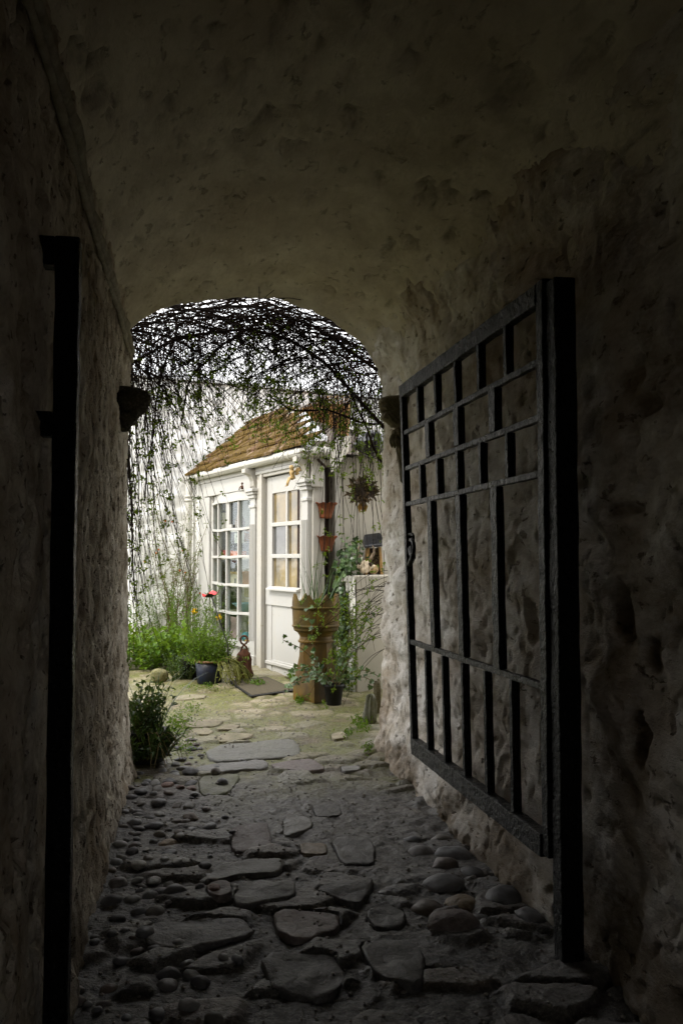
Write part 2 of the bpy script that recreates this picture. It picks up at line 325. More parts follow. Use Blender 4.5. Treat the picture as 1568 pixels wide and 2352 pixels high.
def M_leaf(name, c1, c2, tr=.45, rough=.45):
    m = NT(name); isl = m.geo.outputs['Random Per Island']; c = m.mix(isl, c1, c2); m.fin(c, rough, (), .35)
    t = m.n('BsdfTranslucent', Color=m.mix(.5, c, (.12, .16, .01))); ms = m.n('MixShader', i0=tr); m.t.links.new(m.b.outputs[0], ms.inputs[1]); m.t.links.new(t.outputs[0], ms.inputs[2]); m.t.links.new(ms.outputs[0], m.out.inputs[0]); return m.mat
L_VINE = M_leaf('leaf_vine', (.08, .16, .008), (.19, .27, .015)); L_BRIGHT = M_leaf('leaf_bright', (.055, .14, .006), (.15, .26, .018)); L_YEL = M_leaf('leaf_yellow', (.15, .17, .025), (.28, .27, .07)); L_DARK = M_leaf('leaf_dark', (.018, .05, .012), (.05, .10, .02), .3); L_IVY = M_leaf('leaf_ivy', (.02, .055, .014), (.13, .20, .08), .25, .3); L_ROSE = M_leaf('leaf_rose', (.08, .13, .01), (.18, .22, .03)); L_BLADE = M_leaf('leaf_blade', (.02, .06, .025), (.07, .13, .05), .3, .35); STRAW = M_leaf('straw', (.25, .19, .09), (.40, .33, .18), .3, .8)
TWIG = M_simple('twig', (.007, .004, .003), (.024, .013, .007), 30, .85, .3, .1); STEM = M_simple('stem', (.07, .05, .02), (.13, .10, .035), 30, .8, .3); GSTEM = M_simple('green_stem', (.05, .07, .015), (.10, .12, .03), 30, .6, .1)
RED = M_simple('red_enamel', (.50, .012, .02), (.62, .03, .03), 8, .35, .05, .5); YEL = M_simple('daffodil_yellow', (.75, .48, .01), (.85, .62, .03), 20, .6, .05); BLACKM = M_simple('black_rod', (.012, .01, .01), (.02, .02, .02), 20, .4, .05)
HIP = M_simple('hip_orange', (.55, .10, .015), (.65, .16, .03), 20, .4, .05); BONE = M_simple('bone', (.42, .33, .22), (.62, .52, .38), 30, .7, .4); HORN = M_simple('horn', (.12, .08, .05), (.28, .22, .15), 40, .6, .4); FAIRY = M_simple('gilt_resin', (.42, .27, .09), (.58, .42, .20), 60, .5, .3)
MATRUB = None
def M_mat():
    m = NT('doormat'); w = m.n('TexWave', _wave_type='BANDS', _bands_direction='DIAGONAL', Vector=m.P, Scale=14.0, Distortion=1.5, Detail=2.0).outputs['Fac']; a = m.noise(12, 5)
    return m.fin(m.mix(w, (.05, .045, .036), m.mix(a, (.13, .115, .085), (.19, .16, .10))), .95, [(w, .8, .01)], .1)
MATRUB = M_mat()
def M_glass(name, tint=(.9, .93, .92), rough=.03):
    m = NT(name); fr = m.n('Fresnel', IOR=1.5).outputs[0]; g = m.n('BsdfGlossy', Roughness=rough, Color=(.9, .92, .95, 1)); t = m.n('BsdfTransparent', Color=tint+(1,))
    wob = m.n('Bump', Strength=.06, Distance=.02, Height=m.noise(7, 2)); m.t.links.new(wob.outputs[0], g.inputs['Normal'])
    ms = m.n('MixShader', i0=m.math('ADD', m.math('MULTIPLY', fr, .17), .008)); m.t.links.new(t.outputs[0], ms.inputs[1]); m.t.links.new(g.outputs[0], ms.inputs[2]); m.t.links.new(ms.outputs[0], m.out.inputs[0]); return m.mat
GLASS = M_glass('window_glass')
def M_amber(name, c1, c2):
    m = NT(name); a = m.noise(5, 3); return m.fin(m.mix(m.ramp(a, [(.35, 0.), (.65, 1.)]), c1, c2), .14, [(m.noise(9, 2), .15, .02)], .5)
AMBER = M_amber('amber_glass', (.13, .105, .06), (.27, .20, .085)); GREYGL = M_amber('grey_glass', (.085, .085, .085), (.15, .15, .14))
def flat(name, c, rough=.6): 
    m = NT(name); a = m.noise(30, 4); return m.fin(m.mix(a, tuple(x*.85 for x in c), tuple(min(1, x*1.12) for x in c)), rough, [(a, .1, .003)], .3)

exec_order = []
# ------------------------------------------------------------------ ground
def relief(x, y, full=False):
    x = np.asarray(x, float).ravel(); y = np.asarray(y, float).ravel(); p = np.stack([x, y, 0*x+.5], 1)
    amp = np.clip((8.8-y)/3.2, .48, 1.0); wp = p+np.stack([fbm(p*3, 3, 3), fbm(p*3+9, 3, 4), 0*x], 1)*.10
    q = wp*np.array([3.6, 4.9, 0])+np.array([0, 0, .5]); d1, d2, idn = worley(q, 11, True)
    st = np.clip((d2-d1-.05)*5.0, 0, 1); st = st*st*(3-2*st); mask = st*(idn > .30)*np.clip(1.4-1.6*np.clip(vn(p*1.2, 31)+.1, 0, 1), 0, 1)
    h = .016*fbm(p*1.7, 3, 1)+mask*(.010+.011*(idn*7.3 % 1))+(1-mask)*(.012*fbm(p*9, 3, 5)-.008)+.008*fbm(p*22, 3, 21)*(1-.55*mask)+.006*mask*fbm(p*np.array([7, 16, 1]), 3, 25)
    h = (h-.020)*amp
    return (h, mask, (idn*13.7) % 1) if full else h
def gz(x, y): return float(zg(y))+float(relief([x], [y])[0])
def axis(segs):
    r = []
    for a, b, st in segs: r.append(np.arange(a, b, st))
    r.append(np.array([segs[-1][1]])); return np.concatenate(r)
# ------------------------------------------------------------------ the archway building
XL, XR, YE0 = -.385, 1.335, 5.9
def yend(x): return 5.9+(x+.38)*.33
arch = thing('archway_building', (.48, 3, 0), 'dark vaulted archway building with peeling limewashed plaster framing the courtyard', 'building')
def wall_sheet(side, name, mat, label, seed, zt=2.95):
    x0 = XL if side < 0 else XR; ye = yend(x0)+(-.0 if side < 0 else -.06); r = .13; sp = []; nr = []
    for y in axis([(-3, 1.2, .09), (1.2, ye-r, .013)]): sp.append((x0, y)); nr.append((-side, 0))
    for k in range(1, 14):
        a = pi/2*k/14; sp.append((x0+side*r*(1-cos(a)), ye-r+r*sin(a))); nr.append((-side*cos(a), sin(a)))
    for k in range(0, 40): sp.append((x0+side*(r+k*.06), ye+.018*k)); nr.append((0, 1))
    hz = axis([(-.15, zt, .015)]); sp = np.array(sp); nr = np.array(nr); n, m = len(sp), len(hz)
    P = np.zeros((n, m, 3)); P[..., 0] = sp[:, None, 0]; P[..., 1] = sp[:, None, 1]; P[..., 2] = hz[None, :]
    q0 = P.reshape(-1, 3); q = q0*np.array([1, .66 if side > 0 else .9, 1]); d = .026*fbm(q*1.6, 3, seed)+.011*fbm(q*6, 4, seed+3)+(.030*fbm((q@np.array([[1, 0, 0], [0, .8, .6], [0, -.6, .8]]).T)*np.array([2, 1.3, 6.5]), 3, seed+40) if side > 0 else 0)
    d1, d2 = worley(q*(np.array([3.5, 3.0, 5.2]) if side < 0 else np.array([2.4, 1.9, 3.6]))+fbm(q*3, 2, seed+5)[:, None]*.25, seed+7); stn = np.clip((d2-d1)*2.0, 0, 1)
    d = d+(.042 if side > 0 else .012)*stn*(.4+.6*(vn(q*1.1, seed+8)*.5+.5))
    pit = fbm(q*np.array([21, 21, 18]), 3, seed+11); d = d-(.026 if side < 0 else .013)*np.clip(pit-.20, 0, .22)/.22; pit = fbm(q*np.array([8, 8, 7]), 3, seed+12); d = d-(.020 if side < 0 else .011)*np.clip(pit-.32, 0, .2)/.2; crk = np.abs(fbm(q*np.array([2.2, 2.2, 3.4]), 4, seed+31)); d = d-.012*np.clip(1-crk/.035, 0, 1)*(vn(q*.9, seed+33) > 0)
    d = d+.006*fbm(q*38, 2, seed+15)
    q = q0; bare = .35*np.clip(pit-.34, 0, .12)/.12+.5*np.clip(1-crk/.02, 0, 1)*(vn(q*.9, seed+33) > 0)+np.clip(fbm(q*np.array([2.2, 2.2, 2.6]), 5, seed+50)*1.3-.30+(.45 if side > 0 else .10)*np.clip((3.9-q[:, 1])/1.5, 0, 1)+2.4*np.clip(.46+.12*fbm(q*4, 2, seed+55)-q[:, 2], 0, .5), 0, .95)
    if side > 0:
        for (hy_, hz_, ry_, rz_, dp_) in ((2.69, 1.12, .10, .085, .075), (2.60, .76, .075, .10, .06), (2.50, 1.02, .05, .05, .03), (3.1, 2.42, .06, .05, .04), (2.5, 1.75, .11, .035, .035), (2.66, 1.45, .12, .025, .03), (3.5, 1.05, .05, .09, .05), (3.35, .66, .05, .12, .06)):
            e_ = ((q[:, 1]-hy_)/ry_)**2+((q[:, 2]-hz_)/rz_)**2; e_ = e_*(1+.6*fbm(q*9, 3, seed+60)); k_ = np.clip(1.25-e_, 0, 1); d = d-dp_*k_; bare = bare+k_*.5
    foot = np.clip(1-q[:, 2]/.55, 0, 1); d = d+.05*foot**2*(1+.7*fbm(q*2.5, 3, seed+20))-.02*foot*np.clip(fbm(q*9, 3, seed+21)-.05, 0, 1)
    nn = np.repeat(np.concatenate([nr, np.zeros((n, 1))], 1)[:, None, :], m, 1).reshape(-1, 3)
    q = q+nn*d[:, None]
    if side > 0: q[:, 0] = np.where(q[:, 2] > 2.3, q[:, 0]-np.clip(q[:, 2]-2.3, 0, 1)**2*.35*(np.abs(nn[:, 0])), q[:, 0])
    o = grid(name, q.reshape(n, m, 3), mat, arch, True, side > 0); o.data.attributes.new('bare', 'FLOAT', 'POINT').data.foreach_set('value', np.clip(bare, 0, 1).astype(np.float32)); tag(o, label); return o
wall_sheet(-1, 'wall', IN_WALL, 'left passage wall, pitted off-white limewash', 100)
wall_sheet(1, 'wall', IN_WALL_R, 'right passage wall, lumpy limewashed rubble stained brown near the ground', 200)
prof = [(-.46, 2.60), (-.42, 2.70), (-.368, 2.775), (-.275, 2.848), (-.125, 2.93), (.10, 3.005), (.336, 3.047), (.58, 3.06), (.77, 3.035), (.914, 2.975), (1.097, 2.88), (1.21, 2.80), (1.285, 2.70), (1.33, 2.56), (1.36, 2.40), (1.40, 2.25)]
px_, pz_ = np.array(prof).T; ss = np.concatenate([[0], np.cumsum(np.hypot(np.diff(px_), np.diff(pz_)))]); sq = np.arange(0, ss[-1], .018)
vx, vz = np.interp(sq, ss, px_), np.interp(sq, ss, pz_)
for _ in range(10): vx[1:-1] = (vx[:-2]+2*vx[1:-1]+vx[2:])/4; vz[1:-1] = (vz[:-2]+2*vz[1:-1]+vz[2:])/4
tx, tz = np.gradient(vx), np.gradient(vz); ln = np.hypot(tx, tz); nx_, nz_ = tz/ln, -tx/ln      # into the passage
fr = axis([(0, .45, .03), (.45, 1.0, .0048)]); n, m = len(fr)+14+24, len(vx); P = np.zeros((n, m, 3)); NN = np.zeros((n, m, 3)); r = .10
for j in range(m):
    ye = yend(vx[j]); ys = -3+fr*(ye-r+3)
    for i, y in enumerate(ys): P[i, j] = (vx[j], y, vz[j]); NN[i, j] = (nx_[j], 0, nz_[j])
    for k in range(14):
        a = pi/2*(k+1)/14; P[len(fr)+k, j] = (vx[j]-nx_[j]*r*(1-cos(a)), ye-r+r*sin(a), vz[j]-nz_[j]*r*(1-cos(a))); NN[len(fr)+k, j] = (nx_[j]*cos(a), sin(a), nz_[j]*cos(a))
    for k in range(24):
        P[len(fr)+14+k, j] = (vx[j]-nx_[j]*r*(1+k*.35), ye+.002*k, vz[j]-nz_[j]*(r*(1+k*.35))); NN[len(fr)+14+k, j] = (0, 1, 0)
q0 = P.reshape(-1, 3); q = q0*np.array([1, .55, 1]); d = .032*fbm(q*1.5, 3, 300)+.017*fbm(q*5.5, 4, 303); pit = fbm(q*np.array([11, 11, 11]), 3, 311); crk = np.abs(fbm(q*np.array([1.7, 1.7, 1.7]), 4, 331)); d = d-.026*np.clip(pit-.32, 0, .2)/.2-.012*np.clip(1-crk/.022, 0, 1)*(vn(q*.8, 333) > .05)+.004*fbm(q*38, 2, 315)
bare = .5*np.clip(pit-.36, 0, .1)/.1+.7*np.clip(1-crk/.012, 0, 1)*(vn(q*.8, 333) > .05)+np.clip(fbm(q*2, 5, 350)*.9-.25+.5*np.clip(q[:, 0]-.9, 0, .5), 0, .5); lump = fbm(q*np.array([3, 2.2, 3]), 2, 320); d = d+.014*np.clip(lump, 0, 1)
q = q0+NN.reshape(-1, 3)*d[:, None]
o = grid('ceiling', q.reshape(n, m, 3), IN_CEIL, arch, True, True); o.data.attributes.new('bare', 'FLOAT', 'POINT').data.foreach_set('value', np.clip(bare, 0, 1).astype(np.float32)); tag(o, 'plastered barrel vault with cracks and pits')
mb = MB()                                        # the masonry mass behind the plaster: shuts out the sky
def ob(xa, xb, z0, z1, yin=.12):
    mb.box8([(xa, -3.2, z0), (xb, -3.2, z0), (xb, yend(xb)-yin, z0), (xa, yend(xa)-yin, z0), (xa, -3.2, z1), (xb, -3.2, z1), (xb, yend(xb)-yin, z1), (xa, yend(xa)-yin, z1)])
ob(-3.6, XL-.16, -.3, 3.0); ob(XR+.16, 4.6, -.3, 3.0); ob(-3.6, 4.6, 3.19, 3.95)
mb.box((-.7, -3.15, -.2), (1.7, -3.0, .9)); mb.box((-.7, -3.15, 2.1), (1.7, -3.0, 3.2)); mb.box((-.7, -3.148, .9), (.02, -3.002, 2.1)); mb.box((.80, -3.148, .9), (1.7, -3.002, 2.1)); mb.build('masonry', RUBBLE, arch)  # unseen end wall, with an opening added to light the near walls
mb = MB()                                        # low slate roof, out of view: kept low to shorten its shadow
mb.box8([(-3.9, -3.4, 3.96), (4.9, -3.4, 3.96), (4.9, yend(4.9)+.1, 3.96), (-3.9, yend(-3.9)+.1, 3.96), (-3.9, -3.4, 4.10), (4.9, -3.4, 4.10), (4.9, yend(4.9)+.1, 4.03), (-3.9, yend(-3.9)+.1, 4.03)]); mb.build('roof', SLATE_DK, arch)
mb = MB(); ys = np.arange(.4, 5.85, .05)        # the batten along the left spring line
for dz, ww, hh in ((0, .035, .035), (-.055, .022, .025)):
    pts = [(XL+.012+.012*float(vn(np.array([[y*2.1, dz*9, 1]]))[0]), y, 2.60+dz+.012*float(vn(np.array([[y*1.3, 4+dz, 2]]))[0])) for y in ys]
    mb.tube(pts, [ww*.7*(1+.35*float(vn(np.array([[y*9, dz, 8]]))[0])) for y in ys], 6)
tag(mb.build('wall_plate', OLDWOOD, arch, True), 'ragged wooden strip along the left spring of the vault')

# ------------------------------------------------------------------ gate and posts
Yh = 3.02; pL = at(147, 1283, 2.35)
def post(name, cx, cyy, w, z1, label):
    t = thing(name, (cx, cyy, 0), label, 'gate post'); mb = MB(); k = 26; vs = []
    for i in range(k):
        z = -.1+(z1+.1)*i/(k-1)
        for sx, sy in ((-1, -1), (1, -1), (1, 1), (-1, 1)): vs.append((cx+sx*w*.5+rnd(-.002, .002), cyy+sy*w*.5+rnd(-.002, .002), z))
    fs = [(4*i+j, 4*i+(j+1) % 4, 4*i+4+(j+1) % 4, 4*i+4+j) for i in range(k-1) for j in range(4)]+[(4*k-4, 4*k-3, 4*k-2, 4*k-1)]
    mb.add(vs, fs); mb.build('post_shaft', IRON, t, False, .006); return t
tl = post('gate_post', float(pL[0]), float(pL[1]), .060, 2.135, 'black gate post standing clear of the left passage wall on two brackets')
for zc, zh in ((2.095, .038), (1.645, .032)):
    mb = MB(); mb.box((XL-.06, pL[1]-.03, zc-zh), (pL[0]-.0302, pL[1]+.03, zc+zh)); mb.build('bracket', IRON, tl, False, .005)
hx = 1.235; tr_ = post('gate_post', 1.228, 2.90, .076, 2.245, 'thick black gate post against the right wall carrying the open gate')
G0 = np.array([1.200, 2.95, 0]); gd = np.array([-.0243, 1, 0]); gd = gd/np.linalg.norm(gd); gn = np.array([-gd[1], gd[0], 0])  # gn: into the passage
GL = 1.87
def gp(a, o, z):
    a = a*(1+.06*(z-1.2))          # the old gate has racked out of square
    return (G0[0]+gd[0]*a+gn[0]*o, G0[1]+gd[1]*a+gn[1]*o, z)
gt = thing('metal_gate', G0, 'open black barred gate folded back along the right passage wall', 'gate')
def gbar(name, lo, hi, bev=.004, rough=True):
    mb = MB(); (a0, o0, z0), (a1, o1, z1) = lo, hi; ax = np.argmax([a1-a0, o1-o0, z1-z0]); k = max(2, int(max(a1-a0, z1-z0)/.06)); vs = []
    for i in range(k+1):
        f = i/k
        for s1, s2 in ((0, 0), (1, 0), (1, 1), (0, 1)):
            j1, j2 = rnd(-.0016, .0016), rnd(-.0016, .0016)
            if ax == 2: vs.append(gp(a0+(a1-a0)*s1+j1, o0+(o1-o0)*s2+j2, z0+(z1-z0)*f))
            else: vs.append(gp(a0+(a1-a0)*f, o0+(o1-o0)*s1+j1, z0+(z1-z0)*s2+j2))
    fs = [(4*i+j, 4*i+(j+1) % 4, 4*i+4+(j+1) % 4, 4*i+4+j) for i in range(k) for j in range(4)]+[(3, 2, 1, 0), (4*k, 4*k+1, 4*k+2, 4*k+3)]
    mb.add(vs, fs); return mb.build(name, IRON, gt, False, bev)
ZT, ZB = 2.265, .30
gbar('stile', (0, -.02, ZB), (.055, .02, ZT)); gbar('stile', (GL-.04, -.018, ZB+.002), (GL, .018, ZT-.03))
gbar('top_rail', (.0555, -.021, ZT-.075), (GL+.002, .021, ZT-.004)); gbar('bottom_rail', (.0555, -.024, ZB-.012), (GL-.041, .026, ZB+.066))
def zrow(px1, py1, px2, py2):      # height of a thin rail from two picture points on the gate's plane
    a = on_plane(px1, py1, G0, gn); b = on_plane(px2, py2, G0, gn); return (a[2]+b[2])/2
zA = zrow(937, 994, 1232, 833); zB = zrow(937, 1076, 1234, 962); zC = zrow(941, 1158, 1238, 1088); zD = zrow(954, 1477, 1254, 1578)
for z in (zA, zB, zC, zD): gbar('cross_rail', (.056, -.013, z-.012), (GL-.0405, .013, z+.012), .003)
rows = [(zA+.0125, ZT-.0755, 5), (zB+.0125, zA-.0125, 3), (zC+.0125, zB-.0125, 5), (zD+.0125, zC-.0125, 3), (ZB+.0665, zD-.0125, 5)]
for z0, z1, k in rows:
    for i in range(1, k+1):
        a = .055+(GL-.095)*i/(k+1); hw = .015 if k == 5 else .034
        gbar('bar', (a-hw, -.0165, z0), (a+hw, .0165, z1), .003)
mb = MB(); la = GL-.04; lz = 1.36                 # latch: staple, ring and hasp
mb.tube([gp(la, .0, lz+.07), gp(la-.075, .0, lz+.07), gp(la-.085, .0, lz+.06), gp(la-.085, .0, lz-.03)], .008, 8)
mb.tube([gp(la-.09-.045*sin(a)*1.0, .012, lz+.0+.04*cos(a)) for a in np.linspace(-.3, 4.6, 16)], .011, 8); mb.tube([gp(la-.05, .0, lz+.0), gp(la-.10, .01, lz-.055), gp(la-.03, .01, lz-.09)], .016, 8)
mb.build('latch', IRON, gt, True)
for z in (.55, 1.95):
    mb = MB(); mb.tube([(1.208, 2.945, z-.045), (1.208, 2.945, z+.045)], .010, 8); mb.build('hinge', IRON, gt, True)

# ------------------------------------------------------------------ carved stone heads at the end of the passage
def loft(mb, fr, zs, Ps, Ws, n=22, fine=None, steps=90):
    z = np.linspace(zs[0], zs[-1], steps); sgn = 1 if zs[-1] > zs[0] else -1
    P_ = np.interp(z*sgn, np.array(zs)*sgn, Ps); W_ = np.interp(z*sgn, np.array(zs)*sgn, Ws); vs = []
    for i in range(steps):
        for j in range(n):
            a = -pi/2+pi*j/(n-1); ca, sa = cos(a), sin(a); pp = P_[i]*np.sign(ca)*abs(ca)**.7; ww = W_[i]*np.sign(sa)*abs(sa)**.8
            if fine: e = fine(z[i], a); pp += e*ca; ww += e*sa
            vs.append(fr(pp, ww, z[i]))
        vs.append(fr(-.03, 0, z[i]))
    k = n+1
    fs = [(i*k+j, i*k+(j+1) % k, (i+1)*k+(j+1) % k, (i+1)*k+j) for i in range(steps-1) for j in range(k)]+[tuple(range(k)), tuple((steps-1)*k+j for j in range(k))[::-1]]
    mb.add(vs, fs)
pk = at(925, 1283, 5.72); hy = pk[1]; zt_ = 2.325; kx = .000300
yp = np.array([285, 300, 350, 400, 460, 550, 620, 690, 730, 770, 800, 822, 850, 870, 890, 905, 935, 950, 975, 1010, 1080, 1150, 1205, 1225, 1300, 1400, 1500, 1600, 1720, 1900, 2080, 2110])
xp = np.array([420, 300, 205, 182, 190, 206, 222, 245, 235, 232, 255, 330, 362, 372, 412, 425, 436, 520, 560, 470, 480, 505, 515, 620, 595, 560, 575, 590, 630, 645, 655, 690])
wp = np.array([.05, .075, .09, .095, .095, .088, .085, .08, .078, .075, .07, .068, .066, .064, .06, .058, .055, .05, .045, .05, .06, .055, .05, .042, .05, .055, .05, .046, .04, .035, .03, .02])
head = thing('carved_corbel', (1.33, hy, zt_-.55), 'carved stone head in profile with wavy hair above a leafy scroll, right wall', 'corbel')
def face_fine(z, a):
    v = (zt_-z)/kx+285; e = 0
    if 440 < v < 760: e += .007*sin(v*.045+4*abs(a))*(abs(a) > .45)           # locks of hair round the face
    if 560 < v < 680: e -= .020*math.exp(-((abs(a)-.42)/.16)**2)*math.exp(-((v-615)/45)**2)   # eye sockets
    if 960 < v: e += .005*sin(a*9+v*.01)
    return e
mb = MB(); frh = lambda p, w_, z: (1.345-p, hy+.02+w_, z)
loft(mb, frh, list(zt_-(yp-285)*kx), list((815-xp)*kx), list(wp), 30, face_fine, 150)
mb.build('bust', CARVED, head, True)
mb = MB()
for k in range(9):          # strands of hair swept back over the crown and cheek
    f = k/8; z0 = zt_-.04-.10*f; pts = [frh(.165-.01*f-.13*t, -.075-.018*sin(t*3.1), z0+.022*sin(t*7+k)-.055*t) for t in np.linspace(0, 1, 12)]
    mb.tube(pts, [.011*(1-.4*abs(2*t-1)) for t in np.linspace(0, 1, 12)], 7)
mb.build('hair', CARVED, head, True)
mb = MB()
for k in range(7):
    a = -1.2+2.4*k/6; mb.ico(frh(.085*cos(a)+.02, .05*sin(a), zt_-.275-.012*(k % 2)), (.016, .016, .035), 2, lambda P: .25*vn(P*3, 5))
mb.build('leaf_collar', CARVED, head, True)
pl_ = at(268, 1283, 4.95); hl = thing('carved_corbel', (XL, pl_[1], 1.97), 'dark weathered stone corbel jutting from the left wall end', 'corbel')
mb = MB(); zt2 = 2.235; frl = lambda p, w_, z: (XL+.0+p, pl_[1]+w_, z); k2 = 4.95/F
yy = np.array([0, 6, 14, 28, 38, 48, 62, 74, 86, 90, 96, 103]); xx = np.array([34, 50, 60, 63, 61, 54, 44, 33, 22, 15, 18, 10])+5; ww = np.array([.05, .07, .085, .09, .088, .08, .07, .06, .05, .045, .04, .025])
loft(mb, frl, list(zt2-yy*k2), list(xx*k2), list(ww), 26, lambda z, a: .007*sin(z*90+2*a)+.004*sin(9*a+z*40), 80); mb.build('bust', CARVED_DK, hl, True)

# ------------------------------------------------------------------ paving: flagstones and cobbles
def chaikin(p, k=1):
    for _ in range(k):
        q = []
        for i in range(len(p)):
            a, b = p[i], p[(i+1) % len(p)]; q += [a*.84+b*.16, a*.16+b*.84]
        p = q
    return p
FLAGS = []
def flag(poly, mat, label, h=.012, name='flagstone', cat='paving stone', group=None, rough=.004):
    w_ = [ground_at(*p) for p in poly]; w_ = chaikin([np.array([q[0], q[1]]) for q in w_]); c = sum(w_)/len(w_); n = len(w_); vs = []
    w_ = [a*(1-f)+b*f for a, b in zip(w_, w_[1:]+w_[:1]) for f in (0, .33, .67)]; n = len(w_)
    seed = random.randint(0, 999); w_ = [c+(q-c)*(1+.05*float(fbm(np.array([[q[0]*13, q[1]*13, seed]]), 3)[0])) for q in w_]
    base = float(zg(c[1]))+float(np.percentile(relief(np.array(w_)[:, 0], np.array(w_)[:, 1]), 52)); FLAGS.append(([(float(q[0]), float(q[1])) for q in w_], base-float(zg(c[1]))))
    sl = .06 if 6 < c[1] < 11 else 0
    h = .004+h*.55; rough = rough*1.8+.003; lev = [(1.01, -.05), (1.0, h*.6), (.985, h*.8), (.95, h), (.88, h), (.8, h), (.6, h), (.35, h), (.12, h)]
    for k, (sc, dz) in enumerate(lev):
        for q in w_:
            p = c+(q-c)*sc; e = 0 if k == 0 else rough*float(fbm(np.array([[p[0]*9, p[1]*9, seed+.5]]), 4)[0])
            vs.append((p[0], p[1], base+sl*(p[1]-c[1])+dz+e))
    k = len(lev); fs = [(i*n+j, i*n+(j+1) % n, (i+1)*n+(j+1) % n, (i+1)*n+j) for i in range(k-1) for j in range(n)]+[tuple((k-1)*n+j for j in range(n))]
    mb = MB().add(vs, fs); o = mb.build(name, mat, None, True); tag(o, label, cat, group); return o
z4 = lambda *p: [(156.8+.5*x, 1568+.5*y) for x, y in p]
flag(z4((640, 310), (700, 280), (900, 262), (1030, 255), (1065, 290), (1060, 335), (900, 345), (700, 360), (650, 340)), SLATE, 'broad smooth grey slate slab at the mouth of the archway', .02)
flag(z4((585, 378), (720, 362), (890, 348), (925, 365), (900, 385), (760, 400), (600, 410)), GREYST, 'long rough grey slab laid along the near edge of the broad slate slab', .02, rough=.008)
flag(z4((928, 367), (1060, 347), (1120, 347), (1190, 390), (1080, 402), (960, 387)), PINKST, 'pinkish worn stone right of the long rough grey slab', .012)
flag(z4((600, 422), (765, 407), (790, 422), (740, 490), (720, 500), (605, 505)), MOSSST, 'squarish green-stained slab beside the cobbles', .012)
flag(z4((752, 640), (912, 615), (935, 700), (940, 735), (770, 760), (750, 720)), PURPLE, 'flat purple-brown square slab in the middle of the passage', .014, rough=.002)
flag(z4((985, 610), (1020, 585), (1110, 605), (1125, 640), (1060, 675), (990, 680)), GREYST, 'pale knobbly stone right of the purple-brown slab', .014, rough=.012)
flag(z4((1065, 720), (1185, 720), (1187, 770), (1070, 765)), TAN, 'small tan brick-like stone in the passage floor', .014)
flag(z4((1205, 690), (1370, 685), (1410, 740), (1400, 812), (1260, 812)), SLATE_DK, 'wide dark slab right of the small tan stone', .012, rough=.007)
flag(z4((600, 890), (700, 825), (850, 795), (1000, 790), (975, 855), (800, 862), (620, 897)), GREYST, 'long narrow wedge-shaped slab with a raised front edge', .03)
flag(z4((640, 940), (740, 920), (755, 975), (690, 990), (640, 975)), PINKST, 'small rounded brownish stone below the wedge-shaped slab', .025, rough=.008)
flag(z4((755, 1000), (790, 917), (1045, 917), (1045, 985), (900, 1010), (770, 1025)), GREYST, 'rough oblong grey slab below the wedge-shaped slab', .025, rough=.012)
flag(z4((1130, 945), (1240, 910), (1400, 890), (1390, 950), (1330, 1010), (1200, 970)), SLATE_DK, 'dark triangular slab with a broken right edge', .02, rough=.01)
flag(z4((945, 1050), (1000, 1030), (1240, 1050), (1245, 1110), (1120, 1165), (1030, 1165), (955, 1120)), PINKST, 'rounded purple-pink slab in the foreground', .025, rough=.008)
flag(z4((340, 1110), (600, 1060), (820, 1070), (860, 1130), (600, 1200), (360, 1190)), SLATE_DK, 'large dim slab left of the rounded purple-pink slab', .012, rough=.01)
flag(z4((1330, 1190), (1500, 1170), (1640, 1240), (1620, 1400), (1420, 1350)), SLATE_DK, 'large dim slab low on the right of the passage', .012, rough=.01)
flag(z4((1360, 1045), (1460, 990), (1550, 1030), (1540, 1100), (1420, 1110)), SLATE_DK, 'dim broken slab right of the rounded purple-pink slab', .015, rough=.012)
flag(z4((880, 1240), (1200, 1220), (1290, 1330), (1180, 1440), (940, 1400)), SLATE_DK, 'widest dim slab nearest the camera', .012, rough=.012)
flag(z4((515, 187), (600, 168), (715, 172), (690, 195), (600, 207), (530, 202)), PALEST, 'pale flat stone farthest up the path beside the potted foliage', .012)
flag(z4((675, 215), (720, 190), (795, 190), (770, 212)), PALEST, 'small pale stone between two larger pale stones', .010)
flag(z4((675, 252), (720, 228), (850, 228), (835, 250), (700, 270)), PALEST, 'pale oval stone touching the far edge of the broad slate slab', .014)
flag(z4((560, 208), (640, 205), (670, 220), (640, 236), (560, 232)), PALEST, 'faint pale stone left of the pale oval stone', .008)
flag(z4((470, 160), (545, 150), (560, 168), (500, 180)), PALEST, 'pale stone lying by the foreground plants', .010)
flag(z4((480, 60), (560, 48), (640, 52), (620, 68), (500, 74)), PALEST, 'pale path stone in front of the blue planter', .010)
flag(z4((1205, 225), (1270, 215), (1280, 245), (1215, 250)), PALEST, 'pale stone fragment near the right wall foot', .012)
flag(z4((1250, 378), (1335, 374), (1340, 395), (1260, 400)), GREYST, 'small grey stone by the right wall foot', .012)
flag(z4((1120, 545), (1240, 540), (1260, 590), (1140, 600)), SLATE_DK, 'flush grey slab in the path under the arch', .008, rough=.006)
z5 = lambda x, y: (752.6+.52*x, 1568+.52*y)
def cobble(px, py, rx, ry, mat, label, group, name='cobble', hh=None):
    p = ground_at(px, py); d = np.dot(p-ORG, FW); r1 = max(.012, rx*d/F); r2 = max(.012, min(ry*d/F*2.2, r1*1.6)); r3 = hh or min(r1, r2)*.55; sd = random.randint(0, 9999)
    mb = MB(); z = gz(p[0], p[1]); mb.ico((p[0], p[1], z-r3*.30+.006), (r1, r2, r3), 3, lambda P: .22*fbm(P*1.2+sd, 2)+.05*fbm(P*4+sd, 3), R=rotz(YAW*-1+rnd(-.5, .5))@rotx(rnd(-.25, .25)))
    o = mb.build(name, mat, None, True); tag(o, label, 'cobble', group); return o, (p[0], p[1], max(r1, r2))
used = []
